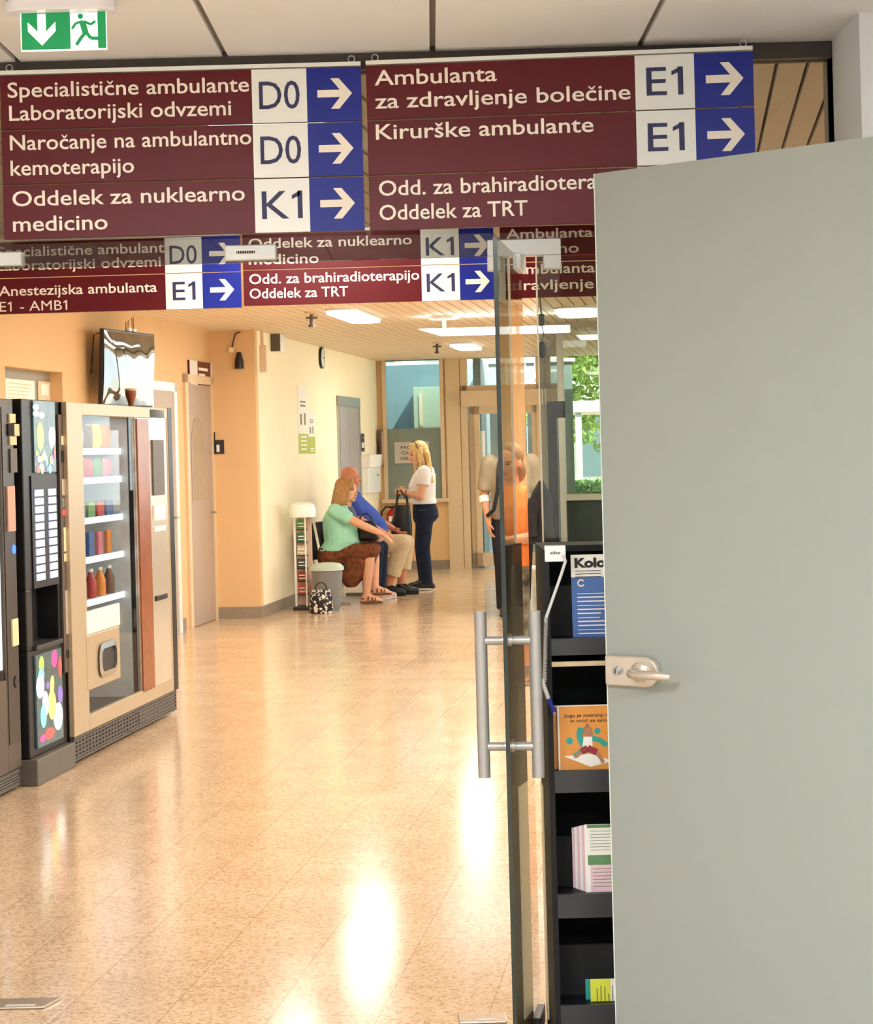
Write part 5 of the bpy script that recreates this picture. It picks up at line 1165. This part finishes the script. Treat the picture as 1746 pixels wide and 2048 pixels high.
mb = MB(); R3 = HM.to_3x3(); mb.ell(HM @ V((-.03, 0, .04)), (.098, .086, .095), R3); mb.ell(HM @ V((-.06, 0, -.04)), (.06, .082, .08), R3); remesh(mb, 'hair', M_grey, P3, .008, 3)
for an in ((.29, -.08, .082), (.33, .08, .082)): shoe('shoe', mat('pale_pink_shoe', (226, 190, 176), .6), P3, an, (1, -.1, 0), .26, sole=M_sole)

# --- man in blue shirt ---------------------------------------------------------------------
d4 = F / 180.0; g = P(728, 1100, d4)
M1 = person('seated heavy bald man in royal blue shirt, beige trousers and black shoes', (g.x, g.y, 0), -TH)
bm_ = MB(); pn = []; HM = headM((-.13, 0, 1.315), .25, .05, 1.05); head(bm_, HM, pn)
bm_.cap((-.14, 0, 1.12), (-.13, 0, 1.24), .068, .062)
bm_.loft([((0, 0, .47), .16, .19), ((.02, 0, .6), .2, .21), ((.03, 0, .75), .2, .21), ((-.03, 0, .9), .19, .2), ((-.10, 0, 1.04), .14, .2), ((-.14, 0, 1.12), .09, .13)])
arm(bm_, (-.12, .21, 1.06), (.06, .30, .86), (.30, .22, .735), 1.2); hand(bm_, (.30, .22, .735), (.8, -.1, -.5), (.2, -.9, .2), .3, 1.1)
arm(bm_, (-.12, -.21, 1.06), (.02, -.29, .84), (.26, -.18, .70), 1.2); hand(bm_, (.26, -.18, .70), (.85, .1, -.4), (.2, .9, .2), .3, 1.1)
leg(bm_, (.02, -.12, .54), (.45, -.13, .565), (.27, -.10, .105), 1.2); leg(bm_, (.02, .12, .54), (.45, .13, .565), (.385, .12, .105), 1.2)
remesh(bm_, 'body', M_skinr, M1, .0075, 4, pn)
mb = MB(); mb.loft([((.02, 0, .60), .22, .235), ((.035, 0, .70), .245, .245), ((.02, 0, .82), .235, .24), ((-.05, 0, .95), .20, .235), ((-.11, 0, 1.06), .145, .225), ((-.14, 0, 1.135), .085, .13)])
for y in (-1, 1): mb.cap((-.12, y * .20, 1.065), (-.02, y * .26, .95), .088, .084); mb.tube([(-.04, y * .25, .97), (.0, y * .275, .92)], [.086, .08])
so_ = remesh(mb, 'shirt', M_bluec, M1, .010, 5)
mb = MB(); mb.tube([(-.135 + .085 * cos(q), .09 * sin(q), 1.13 + .01 * cos(q)) for q in [2 * pi * i / 20 for i in range(21)]], .022, 8); mb.build('collar', M_bluec, so_, smooth=True)
mb = MB(); mb.ell((.0, 0, .55), (.21, .23, .11))
for kn, an, y in (((.45, -.13, .575), (.27, -.10, .10), -.12), ((.45, .13, .575), (.385, .12, .10), .12)):
    mb.cap((.02, y, .56), kn, .118, .098); e2 = V(kn).lerp(V(an), .62 if y > 0 else .72); mb.cap(kn, V(kn).lerp(V(an), .3), .096, .09); mb.tube([V(kn).lerp(V(an), .2), e2], [.092, .098])
remesh(mb, 'trousers', M_beige, M1, .009, 5)
for an, dr in (((.27, -.10, .082), (1, -.1, 0)), ((.385, .12, .082), (1, .05, 0))): shoe('shoe', M_leather, M1, an, dr, .29, w_=.052)

# --- standing woman --------------------------------------------------------------------------
d2 = F / 174.5; g = P(851, 1181, d2)
W2 = person('standing woman with long blonde hair, white top and dark navy jeans', (g.x, g.y, 0), pi - TH)
bm_ = MB(); pn = []; HM = headM((.05, .0, 1.565), .45, .26, 1.06); head(bm_, HM, pn)
bm_.cap((-.03, 0, 1.38), (.015, 0, 1.5), .056, .05)
bm_.loft([((-.01, 0, .84), .12, .16), ((-.015, 0, .95), .125, .17), ((.0, 0, 1.06), .12, .155), ((.005, 0, 1.2), .125, .16), ((-.02, 0, 1.32), .105, .17), ((-.03, 0, 1.39), .06, .11)])
arm(bm_, (-.045, .18, 1.345), (-.01, .235, 1.075), (.185, .17, 1.125), 1.12); hand(bm_, (.185, .17, 1.125), (1, -.15, .05), (0, -.2, 1), .55, .95)
arm(bm_, (-.045, -.18, 1.345), (.0, -.23, 1.08), (.20, -.08, 1.13), 1.12); hand(bm_, (.20, -.08, 1.13), (1, .3, .05), (0, .2, 1), .55, .95)
leg(bm_, (-.015, .09, .88), (.0, .095, .49), (-.035, .09, .09), 1.05); leg(bm_, (-.005, -.09, .88), (.05, -.095, .49), (.02, -.10, .09), 1.05)
remesh(bm_, 'body', M_skin, W2, .0065, 4, pn)
mb = MB(); mb.loft([((-.01, 0, .985), .148, .19), ((0, 0, 1.06), .145, .182), ((.008, 0, 1.2), .158, .188), ((-.02, 0, 1.32), .130, .192), ((-.03, 0, 1.385), .085, .14), ((-.025, 0, 1.43), .06, .075)])
for y in (-1, 1): mb.cap((-.045, y * .172, 1.35), (-.04, y * .205, 1.27), .076, .076); mb.tube([(-.04, y * .20, 1.28), (-.03, y * .218, 1.20)], [.078, .08])
remesh(mb, 'top', M_whitec, W2, .008, 4)
mb = MB(); mb.loft([((-.01, 0, 1.0), .128, .172), ((-.02, 0, .92), .145, .185), ((-.025, 0, .84), .15, .19), ((-.01, 0, .78), .12, .18)])
for hp, kn, an in (((-.02, .09, .86), (.0, .095, .49), (-.035, .09, .075)), ((-.01, -.09, .86), (.05, -.095, .49), (.02, -.10, .075))): mb.cap(hp, kn, .112, .078); mb.cap(kn, V(kn).lerp(V(an), .35), .077, .074); mb.tube([V(kn).lerp(V(an), .25), an], [.075, .066])
jn = remesh(mb, 'jeans', M_navy, W2, .008, 4)
MB().box(-.06, .03, .181, .189, .915, .92).build('pocket_seam', cloth('faded_denim', (96, 110, 134)), jn)
mb = MB(); R3 = HM.to_3x3(); mb.ell(HM @ V((-.03, 0, .04)), (.100, .088, .096), R3); mb.ell(HM @ V((-.075, 0, -.03)), (.055, .086, .10), R3)
for q in range(6): mb.cap(HM @ V((-.08, (q - 2.5) * .03, -.03)), V((-.135 + .004 * abs(q - 2.5), (q - 2.5) * .045, 1.24)), .034, .016)
for y in (-1, 1):
    for q in range(2): mb.cap(HM @ V((.02 - q * .03, y * .078, .04)), HM @ V((.03 - q * .04, y * .086, -.15 + q * .01)), .022, .012)
    mb.cap(HM @ V((.04, y * .035, .105)), HM @ V((.055, y * .073, .02)), .022, .016)
mb.cap(HM @ V((.03, -.085, -.1)), V((.10, -.10, 1.36)), .02, .012)
remesh(mb, 'hair', M_blonde, W2, .007, 2)
mb = MB(); mb.tube([HM @ V((-.0 + .012 * abs(cos(q)), .092 * cos(q), .02 + .122 * sin(q))) for q in [pi * i / 14 for i in range(15)]], .006, 6); mb.build('hair_band', M_leather, W2, smooth=True)
mb = MB(); mb.tube([V((.165 + .004 * cos(q), .175 + .031 * cos(q), 1.12 + .031 * sin(q))) for q in [2 * pi * i / 16 for i in range(17)]], .006, 6); mb.build('wristwatch', M_blackm, W2, smooth=True)
M_gold = mat('rose_gold_fabric', (206, 160, 140), .4, .3)
for an, dr in (((-.035, .09, .085), (1, .12, 0)), ((.02, -.10, .085), (1, -.05, 0))):
    s_ = shoe('sneaker', M_leather, W2, an, dr, .285, w_=.05, sole=M_sole)
    MB().cbox(V(an) + V((.07, .03 if an[1] > 0 else -.03, -.035)), (.09, .035, .03), Matrix.Rotation(.25, 4, 'Y')).build('gold_panel', M_gold, s_, bev=.008)
# tote bag on her forearm
tb = thing('tote_bag', 'black tote bag hanging from the forearm of the standing blonde woman', 'handbag', W2.matrix_basis @ V((.225, .24, .625)), pi - TH)
mb = MB(); mb.loft([((0, 0, 0), .085, .035), ((0, 0, .02), .105, .05), ((.0, 0, .16), .105, .055), ((-.012, 0, .27), .085, .05), ((-.015, 0, .36), .075, .04)]); remesh(mb, 'body', M_leather, tb, .007, 3)
for y, x0_ in ((-.035, -.13), (.02, -.09)): MB().tube([(.05, y, .34), (.035, y - .01, .44), (x0_ + .125, y - .05, .525), (x0_ + .09, y - .05, .525), (-.06, y, .42), (-.07, y, .34)], .009, 8).build('strap', M_leather, tb, smooth=True)

# --- man walking towards us behind the open glass door ------------------------------------------
d5 = F / 209.0; g = P(1028, 1200, d5)
tb.scale = (1.15, 1.1, 1.0)
M2 = person('man in grey beige polo and black shoulder strap walking towards us', (g.x, g.y, 0), -pi / 2)
bm_ = MB(); pn = []; HM = headM((.03, 0, 1.70), 0, .05, 1.05); head(bm_, HM, pn)
bm_.cap((0, 0, 1.50), (.01, 0, 1.62), .062, .056)
bm_.loft([((0, 0, .86), .12, .165), ((0, 0, 1.0), .13, .17), ((.01, 0, 1.15), .13, .17), ((0, 0, 1.32), .125, .185), ((0, 0, 1.44), .1, .19), ((0, 0, 1.51), .06, .12)])
arm(bm_, (0, -.205, 1.455), (-.02, -.255, 1.16), (.06, -.225, .89), 1.1); hand(bm_, (.06, -.225, .89), (.25, .1, -1), (1, .2, .1), .3, 1.05)
arm(bm_, (0, .205, 1.455), (-.05, .255, 1.16), (-.06, .25, .89), 1.1); hand(bm_, (-.06, .25, .89), (.1, -.1, -1), (1, -.2, .1), .3, 1.05)
leg(bm_, (0, -.1, .9), (.12, -.1, .49), (.10, -.1, .09), 1.1); leg(bm_, (0, .1, .9), (.0, .1, .48), (-.22, .1, .14), 1.1)
remesh(bm_, 'body', M_skint, M2, .008, 4, pn)
mb = MB(); mb.loft([((0, 0, .92), .152, .20), ((.01, 0, 1.05), .155, .195), ((.015, 0, 1.2), .155, .2), ((.005, 0, 1.34), .145, .212), ((0, 0, 1.45), .115, .20), ((0, 0, 1.53), .07, .1)])
for y in (-1, 1): mb.cap((0, y * .2, 1.46), (-.02, y * .24, 1.26), .086, .078); mb.tube([(-.015, y * .235, 1.3), (-.025, y * .25, 1.2)], [.08, .082])
remesh(mb, 'polo_shirt', M_greyc, M2, .010, 4)
mb = MB(); mb.ell((0, 0, .9), (.15, .195, .13))
for hp, kn, an in (((0, -.1, .88), (.12, -.1, .49), (.10, -.1, .07)), ((0, .1, .88), (.0, .1, .48), (-.22, .1, .13))): mb.cap(hp, kn, .112, .085); mb.tube([V(kn).lerp(V(an), -.05), an], [.084, .072])
remesh(mb, 'trousers', M_blackc, M2, .010, 4)
mb = MB(); R3 = HM.to_3x3(); mb.ell(HM @ V((-.03, 0, .045)), (.096, .084, .092), R3); remesh(mb, 'hair', M_grey, M2, .009, 3)
MB().tube([(.10, -.10, 1.50), (.155, -.12, 1.4), (.17, -.135, 1.2), (.16, -.175, 1.02), (.08, -.235, .96)], .02, 8).build('shoulder_strap', M_leather, M2, smooth=True)
mb = MB(); mb.tube([(-.028, -.258, 1.14), (-.005, -.252, 1.08)], [.057, .055], 16); mb.build('white_bandage', M_sole, M2, smooth=True)
shoe('shoe', M_leather, M2, (.10, -.1, .085), (1, 0, 0), .28); shoe('shoe', M_leather, M2, (-.22, .1, .15), (1, 0, -.0), .28)

# --- person behind the frosted door, mirrored in the open clear door -----------------------------
lo, ld = V((hx, PY, 0)), V((cos(ang), sin(ang), 0)); ln_ = V((-ld.y, ld.x, 0))
q = hit(1043, 1000, lo, ln_); rr_ = ray(1043, 1000); rr_ = rr_ - ln_ * 2 * rr_.dot(ln_); rr_.z = 0; rr_.normalize()
tg = q + rr_ * 8.6 + V((rr_.y, -rr_.x, 0)) * .07; tg.z = 0
cp = q + rr_ * 12.5 + V((rr_.y, -rr_.x, 0)) * .10
struct(MB().box(-.19, .19, -.19, .19, 0, CEIL).build('added_column', M_peach, loc=(cp.x, cp.y, 0), rotz=-TH))  # unseen column added so the open glass door mirrors a beige surface
M3 = person('person in orange top and mottled skirt holding papers, mirrored in the open glass door', tg, atan2(-rr_.y, -rr_.x) + .5)
bm_ = MB(); pn = []; HM = headM((.03, 0, 1.50), 0, .2, 1.0); head(bm_, HM, pn); bm_.cap((0, 0, 1.32), (.01, 0, 1.42), .055, .05)
bm_.loft([((0, 0, .78), .12, .17), ((0, 0, .9), .13, .17), ((.01, 0, 1.05), .13, .16), ((0, 0, 1.2), .12, .17), ((0, 0, 1.3), .07, .13)])
for y in (-1, 1):
    arm(bm_, (0, y * .18, 1.27), (.02, y * .23, 1.0), (.22, y * .08, .98), 1.1); hand(bm_, (.22, y * .08, .98), (1, -y * .4, .1), (0, -y * .3, 1), .5)
    leg(bm_, (0, y * .09, .8), (.01, y * .09, .44), (0, y * .09, .09)); foot(bm_, (0, y * .09, .09), (1, y * .15, 0))
remesh(bm_, 'body', M_skint, M3, .008, 4, pn)
mb = MB(); mb.loft([((0, 0, .80), .17, .21), ((0, 0, .92), .16, .20), ((.015, 0, 1.05), .16, .19), ((0, 0, 1.2), .145, .195), ((0, 0, 1.3), .09, .15), ((0, 0, 1.35), .06, .08)])
for y in (-1, 1): mb.cap((0, y * .175, 1.275), (.02, y * .225, 1.06), .078, .07)
remesh(mb, 'top', M_orangec, M3, .010, 4)
mb = MB(); mb.loft([((0, 0, .86), .14, .18), ((0, 0, .75), .17, .21), ((0, 0, .5), .2, .23), ((.01, 0, .32), .22, .25)]); remesh(mb, 'skirt', M_camo, M3, .012, 3)
mb = MB(); R3 = HM.to_3x3(); mb.ell(HM @ V((-.03, 0, .04)), (.100, .086, .096), R3); mb.ell(HM @ V((-.06, 0, -.06)), (.06, .084, .1), R3); remesh(mb, 'hair', M_brow, M3, .009, 3)
for y in (-1, 1): shoe('shoe', mat('grey_canvas', (150, 130, 112), .8), M3, (0, y * .09, .082), (1, y * .15, 0), .26, sole=M_sole)
t = thing('paper_sheets', 'white paper sheets held by the person in the orange top', 'papers', M3.matrix_basis @ V((.335, 0, .93)), M3.rotation_euler.z); mb = MB(); mb.cbox((0, 0, .10), (.004, .21, .297), Matrix.Rotation(.3, 4, 'Y')); mb.build('sheets', M_paper, t)

# ------------------------------------------------------------------ bench, bin, leaflet stand
b0_, b1_ = V((W1.location.x, W1.location.y, 0)), V((M1.location.x, M1.location.y, 0)); bd_ = b1_ - b0_
ba = atan2(bd_.y, bd_.x) - pi / 2
bn = thing('waiting_bench', 'row of dark waiting room seats on a metal beam along the elevator wall', 'bench', b0_, ba); LB_ = bd_.length
M_seat = mat('dark_grey_seat_shell', (58, 58, 62), .5)
MB().box(-.06, .0, -.25, LB_ + .25, .33, .39).build('beam', M_alu, bn, bev=.004)
for i in range(3):
    y = LB_ * i / 2
    MB().box(-.20, .22, y - .21, y + .21, .40, .425).build('seat', M_seat, bn, bev=.01)
    q = MB(); q.cbox((-.255, y, .66), (.03, .42, .40), Matrix.Rotation(-.18, 4, 'Y')); q.build('backrest', M_seat, bn, bev=.012)
    MB().tube([(-.03, y, .36), (-.20, y, .40), (-.25, y, .55)], .016, 8).build('bracket', M_alu, bn, smooth=True)
for y in (-.12, LB_ + .1): MB().box(-.055, -.005, y - .02, y + .02, .03, .34).box(-.25, .24, y - .025, y + .025, 0, .03).build('leg', M_alu, bn, bev=.004)
# swing bin
g = onz(656, 1221, 0); Sg = F / g.y
bi = thing('waste_bin', 'grey waste bin with pale lid beside the seated woman in mint green', 'bin', (g.x, g.y, 0), -TH); wB_ = 33 / Sg; hB_ = 94 / Sg
mb = MB(); mb.loft([((0, 0, 0), wB_ * .72, wB_ * .72), ((0, 0, .03), wB_ * .78, wB_ * .78), ((0, 0, hB_ * .86), wB_ * .95, wB_ * .95)], 28); mb.build('body', mat('mid_grey_plastic', (128, 126, 124), .5), bi, smooth=True)
mb = MB(); mb.loft([((0, 0, hB_ * .86), wB_ * 1.04, wB_ * 1.04), ((0, 0, hB_ * .93), wB_ * 1.02, wB_ * 1.02), ((0, 0, hB_), wB_ * .8, wB_ * .8), ((0, 0, hB_ * 1.02), wB_ * .4, wB_ * .4)], 28); mb.build('lid', mat('pale_green_plastic', (190, 206, 192), .4), bi, smooth=True)
g2 = onz(638, 1226, 0); t = thing('shopping_bag', 'black and white patterned bag on the floor before the grey bin', 'bag', (g2.x + .03, g2.y - .09, 0), -TH)
M_bw = mat('black_white_print', (30, 28, 28), .6); nt = M_bw.node_tree; rp_ = [n for n in nt.nodes if n.type == 'VALTORGB'][0]; rp_.color_ramp.elements[0].position = .52; rp_.color_ramp.elements[1].position = .56; rp_.color_ramp.elements[1].color = (.8, .76, .7, 1)
mb = MB(); mb.loft([((0, 0, 0), .10, .05), ((0, 0, .02), .12, .06), ((0, 0, .16), .115, .06), ((0, 0, .24), .09, .03)]); mb.build('body', M_bw, t, smooth=True)
MB().tube([V((.06 * cos(q), 0, .23 + .08 * sin(q))) for q in [pi * i / 8 for i in range(9)]], .006, 6).build('handle', M_black, t, smooth=True)
# leaflet stand with white hood
g = onz(610, 1219, 0); Sg = F / g.y
st = thing('leaflet_stand', 'narrow leaflet stand with white hood at the corner of the elevator wall', 'stand', (g.x, g.y, 0), -TH); hS = 1.6 - (1004 - 906) / Sg; wS = 26 / Sg
MB().box(-wS * .62, wS * .5, .10, .14, .04, hS - .08).build('back_board', mat('pinkish_board', (226, 190, 170), .6), st)
MB().box(-wS * .75, wS * .75, -.12, .16, 0, .035).build('base', M_char, st, bev=.006)
mb = MB(); mb.loft([((0, 0, hS - .15), wS * 1.02, .16), ((0, 0, hS - .08), wS * 1.05, .17), ((.0, 0, hS - .02), wS * .9, .15), ((.0, 0, hS), wS * .6, .1)], 24); mb.build('hood', M_swhite, st, smooth=True)
MB().tube([(-wS * .66, .0, .03), (-wS * .66, .0, hS - .14)], .012, 8).build('rail', M_paper, st, smooth=True); MB().tube([(wS * .30, -.09, .03), (wS * .30, -.09, hS - .14)], .008, 8).build('rail', M_paper, st, smooth=True)
cols = [((96, 150, 80), 'green'), ((60, 110, 66), 'dark green'), ((206, 190, 160), 'cream and black'), ((64, 70, 60), 'dark patterned'), ((150, 60, 44), 'dark red'), ((206, 90, 60), 'orange red')]
for i, (c, n_) in enumerate(cols):
    z1 = hS - .17 - i * (hS - .3) / 6; h_ = (hS - .3) / 6 - .03
    MB().box(-wS * .56, wS * .22, .02, .10, z1 - h_ - .012, z1 - h_).build('pocket', M_char, st)
    m_ = mat('stand_leaflet_%d' % i, c, .6, var=.5, scale=40)
    o = MB().box(0, wS * .74, 0, .012, 0, h_ * .92).build('leaflet', m_, loc=st.matrix_basis @ V((-wS * .54, .03, z1 - h_)), rotz=-TH)
    tag(o, '%s leaflet in the narrow white hooded stand, %s pocket' % (n_, ['top', 'second', 'third', 'fourth', 'fifth', 'lowest'][i]), 'leaflet')
    MB().box(wS * .1, wS * .62, -.001, 0, h_ * .2, h_ * .3).box(wS * .1, wS * .55, -.001, 0, h_ * .5, h_ * .6).build('print', M_swhite, o)

bpy.data.objects.remove(_fo); bpy.data.curves.remove(_fc)
